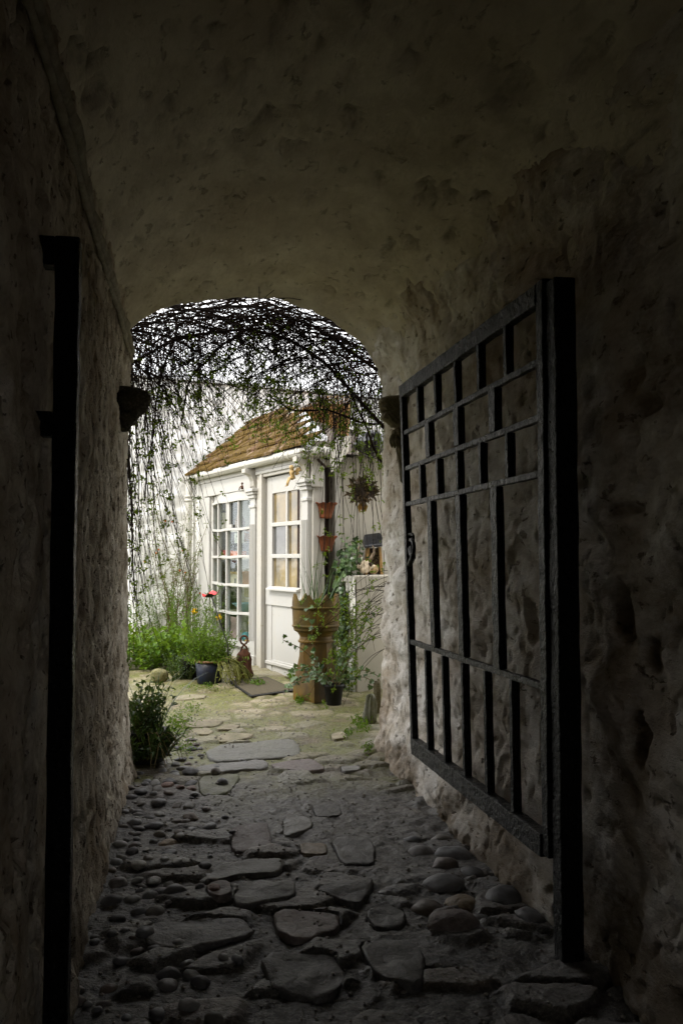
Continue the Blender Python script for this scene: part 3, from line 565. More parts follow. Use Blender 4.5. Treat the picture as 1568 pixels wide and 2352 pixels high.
for x, y, rx, ry in [(375, 662, 40, 14), (500, 660, 56, 22), (412, 722, 62, 32), (555, 728, 82, 36), (516, 782, 62, 30), (640, 815, 50, 30), (520, 865, 90, 42), (775, 942, 80, 46), (445, 972, 74, 38), (895, 1030, 54, 48), (670, 1010, 48, 18), (260, 912, 45, 14)]:
    o, c = cobble(*z5(x, y), rx*.52, ry*.52, PEBBLE, 'large dark rounded cobble in the cluster by the right wall', 'large cobbles by the right wall'); used.append(c)
o, c = cobble(*z5(602, 948), 78*.52, 38*.52, TAN, 'large brown cobble in the cluster by the right wall', None); used.append(c)
o, c = cobble(*z5(560, 1065), 115*.52, 45*.52, PINKST, 'broad flat reddish stone nearest in front of the cobble cluster', None, 'flagstone'); used.append(c)
PEB = [(1290, 38, 60, 18), (1098, 58, 30, 28), (1340, 65, 35, 16), (1180, 205, 58, 22), (1130, 258, 50, 22), (1255, 240, 40, 18), (1010, 245, 40, 35), (1000, 310, 40, 30), (1220, 297, 80, 25), (960, 375, 55, 35), (1115, 365, 62, 32), (1280, 362, 75, 42), (1070, 440, 75, 40), (1135, 462, 42, 32), (1280, 445, 55, 42), (840, 425, 45, 25), (915, 465, 50, 35), (820, 475, 40, 25), (665, 520, 55, 22), (775, 535, 58, 40), (675, 585, 60, 35), (945, 530, 55, 35), (1325, 570, 45, 32), (955, 635, 80, 55), (1145, 655, 50, 72), (1275, 655, 62, 55), (1285, 765, 75, 45), (965, 735, 50, 38), (1145, 805, 65, 28), (920, 840, 125, 35), (1170, 910, 58, 38), (750, 865, 75, 22), (970, 930, 70, 25), (1060, 1120, 75, 48), (690, 1115, 65, 30), (925, 1170, 40, 38), (1015, 1235, 45, 40), (740, 1410, 50, 50), (540, 1440, 100, 50), (1060, 1465, 60, 65), (740, 925, 50, 25), (725, 1020, 55, 25), (605, 710, 45, 28), (745, 750, 60, 22), (1290, 915, 45, 28)]
zp = lambda x, y: (150.5+.224*x, 1693.4+.224*y)
LBL = 'smooth grey beach cobble bedded in earth along the left wall'; GRP = 'cobbles bedded along the left wall'
for x, y, rx, ry in PEB:
    o, c = cobble(*zp(x, y), rx*.224, ry*.224, PEBBLE, LBL, GRP); used.append(c)
for x, y, rx, ry, mt, lb, g in [(1045, 500, 75, 32, PEB_RED, 'brown-red oval cobble among grey cobbles, beside a round blue-grey one', None), (1290, 508, 52, 32, PEB_RED, 'pinkish cobble beside the green-stained slab', None), (1180, 518, 45, 28, PEB_RED, 'small brownish-pink cobble between two other reddish cobbles', None), (1050, 1010, 105, 45, TAN, 'speckled brown oval cobble, widest below the long pointed one', None), (760, 1285, 75, 65, PEB_PALE, 'pale rounded cobble, brightest of the dark strip by the left wall', None), (830, 1085, 33, 32, PEB_PALE, 'tiny pale round cobble in the dark strip', None), (915, 1395, 80, 72, PEB_PALE, 'flat pale angular stone in the dark strip by the left wall', None), (1145, 1260, 55, 80, PEB_PALE, 'narrow pale upright stone among the dark cobbles', None), (1520, 1560, 70, 60, PEB_RED, 'knobbly reddish cobble between the passage slabs', None)]:
    o, c = cobble(*zp(x, y), rx*.224, ry*.224, mt, lb, g); used.append(c)
tries = 0; cnt = 0
while cnt < 115 and tries < 6000:
    tries += 1; y = rnd(2.3, 6.4); x = XL+.05+abs(random.gauss(0, .26)); 
    if y > 5.9: x += rnd(.05, .3)
    if x > .2 and y < 4.4 and random.random() < .6: continue
    if x > .40: continue
    r = rnd(.014, .042)
    if any((x-a)**2+(y-b)**2 < ((r+c)*.85)**2 for a, b, c in used): continue
    used.append((x, y, r)); cnt += 1; sd = random.randint(0, 9999); mb = MB(); r3 = r*rnd(.45, .75)
    mb.ico((x, y, gz(x, y)-r3*.25+.004), (r, r*rnd(.65, 1.3), r3), 2, lambda P: .24*fbm(P*1.2+sd, 2), R=rotz(rnd(0, 6))@rotx(rnd(-.3, .3)))
    tag(mb.build('cobble', PEBBLE, None, True), LBL, 'cobble', GRP)
mb = MB()                                        # loose grit and dead leaves
for _ in range(2600):
    y = 1.9+6.6*random.random(); x = rnd(-.42, 1.36)
    if y > 6: x += rnd(-.6, .3)
    r = rnd(.002, .008); mb.ico((x, y, gz(x, y)+r*.3), (r, r*rnd(.6, 1.5), r*.7), 1, R=rotz(rnd(0, 6)))
tag(mb.build('grit', M_stone('grit', (.07, .06, .055), (.34, .31, .27))), 'loose grit scattered over the path', 'grit', None, 'stuff')

gx = axis([(-60, -8, 6.5), (-8, -2, .5), (-2, -.5, .06), (-.5, 1.5, .0125), (1.5, 3, .08), (3, 8, .6), (8, 60, 6.5)])
gy = axis([(-40, -4, 5), (-4, 1.6, .2), (1.6, 7.0, .0125), (7.0, 9.4, .03), (9.4, 13, .15), (13, 20, .8), (20, 90, 7)])
GX, GY = np.meshgrid(gx, gy, indexing='ij')
RL, MK, TN = relief(GX, GY, True); FX, FY = GX.ravel(), GY.ravel()
for poly, b in FLAGS:          # the earth is worn level under each slab
    P_ = np.array(poly); lo_, hi_ = P_.min(0), P_.max(0); m_ = np.where((FX > lo_[0]) & (FX < hi_[0]) & (FY > lo_[1]) & (FY < hi_[1]))[0]
    if not len(m_): continue
    x_, y_ = FX[m_], FY[m_]; ins = np.zeros(len(m_), bool)
    for (xa, ya), (xb, yb) in zip(poly, poly[1:]+poly[:1]):
        c_ = ((ya > y_) != (yb > y_)) & (x_ < (xb-xa)*(y_-ya)/(yb-ya+1e-12)+xa); ins ^= c_
    RL[m_[ins]] = b-.016
GZ = (zg(GY).ravel()+RL).reshape(GX.shape)
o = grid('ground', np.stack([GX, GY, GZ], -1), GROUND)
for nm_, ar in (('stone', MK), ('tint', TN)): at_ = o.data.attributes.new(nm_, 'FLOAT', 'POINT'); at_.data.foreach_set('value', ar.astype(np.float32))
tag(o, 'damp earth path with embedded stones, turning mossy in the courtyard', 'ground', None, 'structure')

mb = MB()                                        # weeds creeping between the stones
for (px, py, rx, ry, n_, L_) in ((405, 1668, 40, 28, 420, .022), (440, 1630, 22, 12, 120, .02), (425, 1720, 30, 18, 160, .018), (688, 1612, 10, 8, 90, .03), (675, 1558, 10, 14, 110, .05), (828, 1668, 20, 18, 130, .03), (800, 1690, 16, 10, 60, .025), (590, 1574, 18, 5, 90, .03), (470, 1582, 60, 5, 120, .02), (845, 1725, 14, 12, 60, .025)):
    for _ in range(n_):
        q = ground_at(random.gauss(px, rx*.5), min(2300, random.gauss(py, ry*.5))); z = float(zg(q[1]))+rnd(.0, .035); mb.leaf((q[0], q[1], z), rv()+np.array([0, 0, .5]), rv(.5)+np.array([0, 0, 1]), L_*rnd(.6, 1.4), L_*rnd(.35, .7))
tag(mb.build('weeds', L_BRIGHT), 'small green weeds growing between the path stones', 'weeds', None, 'stuff')

# ------------------------------------------------------------------ cottage with shop front
cot = thing('cottage', C0, 'white lean-to cottage shopfront with a bow window and half-glazed door', 'building')
def fb(mb, t0, t1, z0, z1, o0, o1, mi=0): return mb.box((t0, o0, z0), (t1, o1, z1), fp, mi)
ZG = float(C0[2])-.05; ZE = 2.30
mb = MB(); fb(mb, .945, 1.13, ZG, 2.25, -.12, 0); fb(mb, 1.13, 1.285, ZG, 2.25, -.12, .004); fb(mb, 2.585, 3.05, ZG, 2.25, -.12, .002); fb(mb, -.17, .052, ZG, 2.25, -.12, 0); fb(mb, 1.285, 2.585, ZG, .40, -.12, -.02); fb(mb, 1.285, 2.585, 2.02, 2.25, -.12, -.02); fb(mb, .052, .945, 2.14, 2.25, -.12, .004)
mb.build('wall', WHITE_OLD, cot, False, .004)
mb = MB(); fb(mb, -.182, 3.0, 2.20, 2.265, .004, .035); fb(mb, 1.29, 2.80, 2.035, 2.195, .012, .04); fb(mb, .0, 1.12, 2.165, 2.198, .012, .05); mb.build('fascia', WHITE, cot, False, .006)
mb = MB(); fb(mb, 2.62, 2.80, ZG, 2.03, .004, .03); fb(mb, 2.80, 3.02, ZG, 2.21, .004, .018); mb.build('corner_board', WHITE, cot, False, .005)
tag(mb.build('rubble_end', RUBBLE, cot) if False else MB().box((3.05, -.12, ZG), (3.46, .01, 2.3), fp).build('wall', RUBBLE, cot), 'whitewashed rubble end of the front wall')
# door frame, door
mb = MB(); fb(mb, .948, 1.00, ZG, 2.165, .003, .05); fb(mb, 1.03, 1.125, ZG, 2.165, .003, .03); fb(mb, .062, .947, 2.132, 2.1645, .005, .035); mb.build('door_frame', WHITE_OLD, cot, False, .005)
mb = MB(); D0, D1 = .066, .930; dz0, dz1 = .165, 2.125
fb(mb, .80, D1, dz0, dz1, -.045, -.005); fb(mb, D0, .80, 1.955, dz1, -.045, -.006); fb(mb, D0, .80, .99, 1.025, -.045, -.006); fb(mb, D0, .80, dz0, .99, -.045, -.012)
fb(mb, D0, D1+.0, .835, .995, -.011, .006); fb(mb, D0, D1, .245, .275, -.011, .012); fb(mb, D0, .795, .27, .295, -.011, -.002); fb(mb, D0, .10, 1.025, 1.955, -.045, -.006)
gz0, gz1 = 1.025, 1.955; bars = [1.325, 1.64]; tm = .43
for z in bars: fb(mb, .10, .80, z-.02, z+.02, -.04, .002)
fb(mb, tm-.018, tm+.018, gz0, gz1, -.04, .000); 
for (a, b) in ((.782, .80), (.10, .118)): fb(mb, a, b, gz0, gz1, -.035, .001)
door = mb.build('door', WHITE, cot, False, .004)
zz = [gz0]+[z for z in bars]+[gz1]
for i in range(3):
    for k, (a, b) in enumerate(((tm+.018, .782), (.118, tm-.018))):
        m2 = MB(); fb(m2, a, b, zz[i]+(.02 if i else 0), zz[i+1]-(.02 if i < 2 else 0), -.028, -.024); pn = m2.build('pane', GREYGL if (i == 1 and k == 0) else AMBER, door); pn.parent = door
m2 = MB(); m2.box8([fp(.09, -.004, .995), fp(.83, -.004, .995), fp(.83, .05, .985), fp(.09, .05, .985), fp(.09, -.004, 1.024), fp(.83, -.004, 1.024), fp(.83, .05, 1.005), fp(.09, .05, 1.005)]); m2.build('sill', WHITE, door, False, .003)
for c in cot.children:
    pass
mb = MB(); fb(mb, .05, .95, ZG-.05, .163, -.12, .02); mb.build('threshold', DARKWOOD, cot)
# pilasters with capitals
def pilaster(t0, t1, label):
    mb = MB(); d = .045; fb(mb, t0, t1, ZG, 1.955, .0, d)
    w_ = t1-t0
    for k in range(4):                      # flutes read as raised fillets
        a = t0+w_*(.10+.8*k/3.0)-.007; fb(mb, a, a+.014, .45, 1.66, d, d+.010)
    fb(mb, t0-.008, t1+.008, 1.83, 1.862, .0, d+.012); fb(mb, t0-.02, t1+.02, 1.93, 1.965, .0, d+.02); fb(mb, t0-.032, t1+.032, 1.966, 1.995, .0, d+.035); fb(mb, t0-.045, t1+.045, 1.996, 2.03, .0, d+.05)
    fb(mb, t0-.012, t1+.012, ZG, .30, .0, d+.014)
    o = mb.build('pilaster', WHITE, cot, False, .005); tag(o, label)
    mb = MB(); a, b = t0+.02, t1-.02; pr = []      # scroll bracket under the gutter
    pts = [(.02, 2.035), (.05, 2.06), (.055, 2.11), (.075, 2.155), (.12, 2.185), (.15, 2.19), (.15, 2.235), (.01, 2.235)]
    vs = [fp(a, o_, z) for o_, z in pts]+[fp(b, o_, z) for o_, z in pts]; n = len(pts)
    mb.add(vs, [tuple(range(n)), tuple(range(n, 2*n))[::-1]]+[(i, i+n, (i+1) % n+n, (i+1) % n) for i in range(n)]); mb.build('bracket', WHITE_OLD, cot, False, .004)
pilaster(1.137, 1.277, 'fluted pilaster between window and door'); pilaster(-.147, -.024, 'fluted pilaster at the near corner')
# bow window
tA, tB, hB = 1.29, 2.575, .06; wz = [.415, .714, 1.018, 1.324, 1.626, 1.925]; n4 = 4
def arcp(f, e=0.0): 
    t = tA+(tB-tA)*f; return t, -.015+hB*(1-(2*f-1)**2)+e
mb = MB()
def arcbar(z0, z1, e0, e1, f0=0, f1=1, k=20, sag=0.0):
    for i in range(k):
        fa, fb_ = f0+(f1-f0)*i/k, f0+(f1-f0)*(i+1)/k
        ta, oa = arcp(fa); tb, ob_ = arcp(fb_); za, zb = -sag*sin(pi*fa)+.004*sin(fa*13+z0*9), -sag*sin(pi*fb_)+.004*sin(fb_*13+z0*9)
        if i in (0,): pass
        mb.box8([fp(ta, oa+e0, z0+za), fp(tb, ob_+e0, z0+zb), fp(tb, ob_+e1, z0+zb), fp(ta, oa+e1, z0+za), fp(ta, oa+e0, z1+za), fp(tb, ob_+e0, z1+zb), fp(tb, ob_+e1, z1+zb), fp(ta, oa+e1, z1+za)])
for z in wz[1:-1]: arcbar(z-.014, z+.014, -.022, .026, sag=.006)
arcbar(wz[0]-.05, wz[0], -.03, .04); arcbar(wz[-1], wz[-1]+.03, -.03, .03); arcbar(wz[-1]+.03, 2.03, -.03, .0)
arcbar(.34, wz[0]-.05, -.03, .015); arcbar(ZG, .34, -.03, .0)
for i in range(n4+1):
    f = i/n4; t, o_ = arcp(f); hw = .016 if 0 < i < n4 else .024
    mb.box((t-hw, o_-.022, wz[0]), (t+hw, o_+.020, wz[-1]), fp)
mb.box((arcp(.5)[0]-.075, arcp(.5)[1]-.012, wz[4]+.014), (arcp(.5)[0]-.016, arcp(.5)[1]+.016, wz[5]), fp); t_, o_ = arcp(.5)
mb.box((arcp(.375)[0]+.02, o_-.01, wz[4]+.014), (t_-.016, o_+.012, wz[4]+.05), fp)
win = mb.build('bow_window', WHITE, cot, False, .002)
for i in range(n4):
    for j in range(5):
        (ta, oa), (tb, ob_) = arcp(i/n4), arcp((i+1)/n4); m2 = MB(); e = .004; a, b = wz[j], wz[j+1]
        m2.box8([fp(ta+.012, oa-.004, a), fp(tb-.012, ob_-.004, a), fp(tb-.012, ob_, a), fp(ta+.012, oa, a), fp(ta+.012, oa-.004, b), fp(tb-.012, ob_-.004, b), fp(tb-.012, ob_, b), fp(ta+.012, oa, b)]); m2.build('pane', GLASS, win)
# room behind
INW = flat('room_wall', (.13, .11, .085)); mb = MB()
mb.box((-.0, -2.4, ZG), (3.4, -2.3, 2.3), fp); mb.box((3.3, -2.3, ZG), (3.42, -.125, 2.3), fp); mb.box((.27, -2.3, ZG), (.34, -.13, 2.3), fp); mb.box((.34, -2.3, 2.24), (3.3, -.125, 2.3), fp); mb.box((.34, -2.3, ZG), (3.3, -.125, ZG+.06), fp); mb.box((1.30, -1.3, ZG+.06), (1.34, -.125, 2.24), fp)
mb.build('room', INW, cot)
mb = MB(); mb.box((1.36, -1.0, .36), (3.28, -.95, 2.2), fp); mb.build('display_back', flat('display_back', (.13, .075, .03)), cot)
SH = flat('shelf', (.45, .40, .32))
for z in (.38, .70, 1.0, 1.31): m2 = MB(); m2.box((1.36, -.50, z-.02), (3.2, -.08, z), fp); m2.build('shelf', SH, cot)
# return wall, gap, gutter
mb = MB(); mb.box8([fp(-.178, .002, ZG), fp(-.178, -.055, ZG), fp(.10, -.055, ZG), fp(.10, .002, ZG), fp(-.178, .002, 2.25), fp(-.178, -.055, 2.25), fp(.10, -.055, 2.25), fp(.10, .002, 2.25)]); mb.build('wall', WHITE_OLD, cot, False, .004)
mb = MB(); mb.box((-.20, -.095, 1.955), (-.179, .02, 2.235), fp); mb.build('fascia', WHITE_OLD, cot, False, .004)
tag(MB().box((.11, -.33, ZG), (.22, -.02, 2.3), fp).build('wall', BRICKDK, cot), 'dark brick strip in the gap beside the corner')
mb = MB(); mb.tube([fp(.06, -.13, z) for z in np.linspace(ZG, 2.2, 12)], .03, 10); mb.tube([fp(-.20, -.03, 2.21), fp(-.22, -.07, 2.165), fp(-.16, -.13, 2.15), fp(.05, -.14, 2.15)], .012, 8); mb.build('waste_pipe', DARKWOOD, cot, True)
mb = MB(); mb.box((-.15, -.30, 2.15), (-.05, -.10, 2.215), fp); mb.box((-.08, -.40, 2.325), (.0, -.06, 2.40), fp); mb.build('beam_end', OLDWOOD, cot, False, .006)
mb = MB(); zgut = 2.282; pts = [fp(3.42, .085, zgut+.012), fp(2.4, .085, zgut+.008), fp(1.3, .085, zgut+.004), fp(.2, .085, zgut), fp(-.10, .08, zgut-.008), fp(-.19, .055, zgut-.008), fp(-.235, .0, zgut-.008), fp(-.245, -.06, zgut-.01), fp(-.25, -.165, zgut-.012)]
mb.tube(pts, .047, 16); 
for q in (fp(1.21, .085, zgut+.004), fp(.22, .085, zgut), fp(.12, .085, zgut-.002), fp(-.04, .082, zgut-.006)): mb.tube([q-U*.012, q+U*.012], .053, 16)
for q in (fp(-.247, -.075, zgut-.010),): mb.tube([q-SD*.010, q+SD*.010], .052, 16)
mb.build('gutter', WHITE_CLEAN, cot, True)
mb = MB(); dp = fp(3.22, .085, 0); mb.tube([(dp[0], dp[1], z) for z in (.15, 1.0, 1.9, 2.1, 2.28)], .042, 14)
for z in (2.02, 2.07, 1.05): mb.tube([(dp[0], dp[1], z-.015), (dp[0], dp[1], z+.015)], .052, 14)
mb.build('downpipe', WHITE_CLEAN, cot, True)
# roof: courses of tiles, a hipped right edge
e0, e1, zE, zR = .13, -.80, 2.315, 3.12
def rp(t, f, dz=0): return fp(t, e0+(e1-e0)*f, zE+(zR-zE)*f+dz)
def t_right(f): return -.27+2.75*f
mb = MB(); rowsN = 7
for i in range(rowsN):
    f0, f1 = i/rowsN, min(1.0, (i+1.35)/rowsN); tL, tR = 3.22+.12*f0, t_right(f0); k = max(2, int((tL-tR)/.24)); 
    for j in range(k):
        a = tR+(tL-tR)*j/k+(.5*(i % 2))*.0; b = tR+(tL-tR)*(j+1)/k-.006; z0 = .038+rnd(-.010, .012); z1 = .004+rnd(-.003, .003); y0 = rnd(-.015, .012)
        mb.box8([rp(a, f0+y0, z0-.022), rp(b, f0+y0+rnd(-.006, .006), z0-.022+rnd(-.004, .004)), rp(b, f1, z1-.02), rp(a, f1, z1-.02), rp(a, f0+y0, z0), rp(b, f0+y0, z0+rnd(-.004, .004)), rp(b, f1, z1), rp(a, f1, z1)])
roof = mb.build('roof', TILE, cot)
mb = MB(); p1, p2, p3, p4 = rp(3.25, 0, -.05), rp(-.25, 0, -.05), rp(t_right(1), 1, -.05), rp(3.36, 1, -.05)
mb.add([p1, p2, p3, p4, fp(3.46, -2.3, 2.3), fp(0, -2.3, 2.3)], [(0, 1, 2, 3), (3, 2, 5, 4), (0, 3, 4), (1, 5, 2)]); mb.build('sarking', DARKWOOD, cot)
mb = MB(); sh = [at(699, 1033, 8.36), at(718, 1034, 8.40), at(752, 1003, 8.75), at(700, 945, 10.6), at(646, 976, 10.35), at(672, 1003, 9.3)]
dn = np.array([.0, .02, -.03]); n = len(sh); mb.add(sh+[p+dn for p in sh], [tuple(range(n)), tuple(range(n, 2*n))[::-1]]+[(i, (i+1) % n, (i+1) % n+n, i+n) for i in range(n)]); mb.build('lead_flashing', LEAD, cot)

# ------------------------------------------------------------------ house behind, outbuilding on the right
hs = thing('white_house', fp(3.47, 0, 0), 'tall whitewashed stone house wall behind the cottage roof', 'building')
na, nb = 90, 110; P = np.zeros((na, nb, 3)); oo = np.linspace(.67, -3.5, na); zz_ = np.linspace(0, 3.55, nb)
for i, a in enumerate(oo):
    for j, z in enumerate(zz_): P[i, j] = fp(3.47, a, z)
q = P.reshape(-1, 3); d1, d2 = worley(q*np.array([3, 3, 4.5]), 61); dd = .03*np.clip((d2-d1)*1.6, 0, 1)+.03*fbm(q*3, 3, 62); q = q-U*dd[:, None]
grid('wall', q.reshape(na, nb, 3), RUBBLE, hs, True, True)
mb = MB(); mb.box((3.50, -3.5, 0), (8.5, .67, 3.5), fp); mb.build('masonry', RUBBLE, hs); mb = MB(); mb.box8([fp(3.4, -3.6, 3.56), fp(8.6, -3.6, 3.7), fp(8.6, .75, 3.7), fp(3.4, .75, 3.56), fp(3.4, -3.6, 3.60), fp(8.6, -3.6, 3.8), fp(8.6, .75, 3.8), fp(3.4, .75, 3.60)]); mb.build('roof', LEAD, hs)
ob2 = thing('outbuilding', fp(0, -.3, 0), 'beige rendered outbuilding with a lichened tile roof beside the cottage corner', 'building')
mb = MB(); mb.box((.02, -2.6, 0), (2.5, -.30, 2.27), fp); mb.build('wall', CONC, ob2); 
mb = MB(); mb.box((-.04, -.345, 0), (.019, -.29, 2.2), fp); mb.build('corner_board', WHITE_OLD, ob2, False, .004)
mb = MB(); mb.box((-.26, -2.6, 2.275), (.4, -.52, 2.325), fp); mb.build('roof_slab', CONC, ob2, False, .008)
mb = MB(); bb = [at(764, 1062, 8.25), at(767, 1083, 8.25), at(801, 1036, 8.0), at(806, 1000, 7.9), at(778, 1003, 8.1), at(764, 1040, 8.25)]; dn = SD*.02+U*.10
n = len(bb); mb.add(bb+[p+dn for p in bb], [tuple(range(n))[::-1], tuple(range(n, 2*n))]+[(i, (i+1) % n, (i+1) % n+n, i+n) for i in range(n)]); mb.build('bargeboard', WHITE_OLD, ob2, False, .004)
mb = MB(); a0, a1, b0, b1 = at(668, 1012, 10.9), at(800, 1016, 9.6), at(690, 922, 13.2), at(806, 918, 12.0)
for i in range(10):
    for j in range(22):
        f0, f1, g0, g1 = i/10, (i+1.2)/10, j/22, (j+.97)/22; L = lambda f, g, e: (a0*(1-g)+a1*g)*(1-f)+(b0*(1-g)+b1*g)*f+np.array([0, 0, e+.035*sin(pi*((g*22) % 1))])
        gm = (g0+g1)/2; mb.add([L(f0, g0, .03), L(f0, gm, .06), L(f0, g1, .03), L(f1, g1, .0), L(f1, gm, .03), L(f1, g0, .0)], [(0, 1, 4, 5), (1, 2, 3, 4)])
mb.add([a0-np.array([0, 0, .05]), a1-np.array([0, 0, .05]), b1-np.array([0, 0, .05]), b0-np.array([0, 0, .05])], [(0, 1, 2, 3)]); mb.build('tile_roof', TILE2, ob2)
q = at(852, 1020, 7.9); mb = MB(); mb.ico(q, (.13, .16, .11), 4, lambda P: .28*fbm(P*2.2, 3, 5)+.10*np.abs(fbm(P*5, 3, 8))); tag(mb.build('tarpaulin', TARP, None, True), 'bundled black plastic sheet on the outbuilding roof slab', 'tarpaulin')

# low whitewashed wall with things on it
sC = .285; ztop = 1.15
lw = thing('low_wall', fp(-.476, -sC, 0), 'low whitewashed block wall topped with ornaments beside the archway', 'wall')
k1, k2, k3 = 16, 40, 22; mb = MB()
def lwface(f):      # rough block
    pass
mb.box((-.476, -sC-.95, -.1), (.018, -sC, ztop), fp); mb.build('wall_side', CONC, lw, False, .012)  # darker render than the white face: its shade is put into the colour
P = np.zeros((40, 70, 3))
for i, t in enumerate(np.linspace(-.476, .018, 40)):
    for j, z in enumerate(np.linspace(-.05, ztop-.006, 70)): P[i, j] = fp(t, -sC+.004, z)
q = P.reshape(-1, 3); q = q+WD*(.012+.012*fbm(q*6, 3, 71)+.008*fbm(q*25, 3, 72))[:, None]; tag(grid('rough_face', q.reshape(40, 70, 3), RENDER_ROUGH, lw, True, False), 'rough sunlit white face')

# ------------------------------------------------------------------ chimney pot planter
pp = ground_at(725, 1604); zb = float(zg(pp[1])); hp = .80
cp = thing('chimney_pot', (pp[0], pp[1], zb), 'tall brown salt-glazed crown chimney pot used as a planter', 'planter')
ns = 64
def octo(i, a, r, z):
    if z < .50*1.0 and oct_f[i] > 0:
        k = 8; aa = (a-pi/8*0+.2) % (2*pi/k)-pi/k; ro = r*cos(pi/k)/cos(aa)
        if sq_f[i] > 0:
            k4 = 4; ab = (a+.2) % (2*pi/k4)-pi/k4; rs = r*.80/cos(ab)*1.0; rs = min(rs, r*1.13); ro = ro*(1-sq_f[i])+rs*sq_f[i]
        return ro, z
    return r, z
prf = [(.172, -.01, 1, 1), (.172, .13, 1, 1), (.168, .14, 1, 1), (.158, .20, 1, .9), (.150, .28, 1, .45), (.142, .36, 1, 0), (.138, .475, 1, 0), (.150, .480, 0, 0), (.152, .492, 0, 0), (.146, .500, 0, 0), (.140, .503, 1, 0), (.138, .53, 1, 0), (.146, .545, 0, 0), (.160, .565, 0, 0), (.182, .576, 0, 0), (.190, .585, 0, 0), (.193, .605, 0, 0), (.202, .612, 0, 0), (.205, .622, 0, 0), (.197, .632, 0, 0), (.200, .70, 0, 0), (.203, .76, 0, 0), (.214, .77, 0, 0), (.215, .78, 0, 0), (.204, .785, 0, 0)]
oct_f = [p[2] for p in prf]; sq_f = [p[3] for p in prf]
mb = MB(); mb.lathe([(p[0], p[1]) for p in prf], ns, (pp[0], pp[1], zb), octo, cap=False)
mb.lathe([(.204, .785), (.19, .785), (.185, .70), (.10, .70)], ns, (pp[0], pp[1], zb), None, cap=False)
mb.build('pot_body', POTGLZ, cp, True); cp.children[0].modifiers.new('es', 'EDGE_SPLIT').split_angle = radians(28)
mb = MB(); nm = 8
for k in range(nm):       # crown of pointed merlons
    a0_ = 2*pi*k/nm+.35; vs = []; st = 7
    for i in range(st):
        f = i/(st-1); a = a0_+(f-.5)*2*pi/nm*.98; h = .105*(1-abs(2*f-1))+.002; 
        for rr in (.203, .185): 
            for zz1 in (.784, .784+h): vs.append((pp[0]+rr*cos(a), pp[1]+rr*sin(a), zb+zz1))
    fs = []
    for i in range(st-1):
        b = 4*i; fs += [(b, b+4, b+5, b+1), (b+2, b+3, b+7, b+6), (b+1, b+5, b+7, b+3)]
    mb.add(vs, fs)
mb.build('crown', POTGLZ, cp)
mb = MB(); mb.ico((pp[0], pp[1], zb+.73), (.183, .183, .06), 3, lambda P: .1*fbm(P*4, 3)); mb.build('soil', SOIL, cp)
mb = MB()
for _ in range(16):
    a = rnd(0, 6.28); d = np.array([cos(a)*rnd(.1, .55), sin(a)*rnd(.1, .55), 1]); mb.blade((pp[0]+rnd(-.1, .1), pp[1]+rnd(-.1, .1), zb+.76), d, rnd(.22, .50), .011, rnd(.02, .25))
for x_, L in ((-.35, .62), (-.1, .5), (-.28, .42), (.05, .52)): mb.blade((pp[0]+rnd(-.06, .06), pp[1], zb+.77), (x_, -.1, 1), L, .011, .05)
mb.build('reed_leaves', L_BLADE, cp)
mb = MB(); m3 = MB()
for _ in range(420):
    a, r = rnd(0, 6.28), .17*sqrt(random.random()); p = np.array([pp[0]+r*cos(a), pp[1]+r*sin(a), zb+.77+rnd(0, .07)]); mb.leaf(p, rv()+np.array([0, 0, .5]), rv(), rnd(.012, .03), rnd(.008, .014))
for _ in range(110):
    a, r = rnd(0, 6.28), .16*sqrt(random.random()); m3.blade((pp[0]+r*cos(a), pp[1]+r*sin(a), zb+.76), (rnd(-1, 1), rnd(-1, 1), rnd(.3, 1.2)), rnd(.06, .17), .003, rnd(0, .6))
tag(mb.build('small_leaves', L_BRIGHT, cp), None, None, None, 'stuff'); tag(m3.build('dry_grass', STRAW, cp), None, None, None, 'stuff')

# ------------------------------------------------------------------ leafy plants
def leafy(base, n, h, spread, L, mbs, mbl, wl=.45, lean=(0, 0), leafn=9, r=.002):
    for _ in range(n):
        a, rr = rnd(0, 6.28), spread*sqrt(random.random()); p = np.array(base)+np.array([rr*.45*cos(a), rr*.45*sin(a), 0]); d = np.array([cos(a)*rr/h*.8+lean[0]+rnd(-.1, .1), sin(a)*rr/h*.8+lean[1]+rnd(-.1, .1), 1.0]); d = d/np.linalg.norm(d); hh = h*rnd(.55, 1.05); pts = [p]
        for i in range(6):
            d = d+rv(.12); d = d/np.linalg.norm(d); pts.append(pts[-1]+d*hh/6)
        if mbs is not None: mbs.tube(pts, [r*(1-.6*i/6) for i in range(7)], 4, False)
        for i in range(leafn):
            f = (i+.5+rnd(-.4, .4))/leafn*6; k = min(5, max(0, int(f))); q = pts[k]+(pts[k+1]-pts[k])*(f-k); ld = rv()+d*.5; ld[2] += .15
            mbl.leaf(q, ld, np.array([rnd(-.4, .4), rnd(-.4, .4), 1]), L*rnd(.6, 1.2), L*wl*rnd(.8, 1.2))
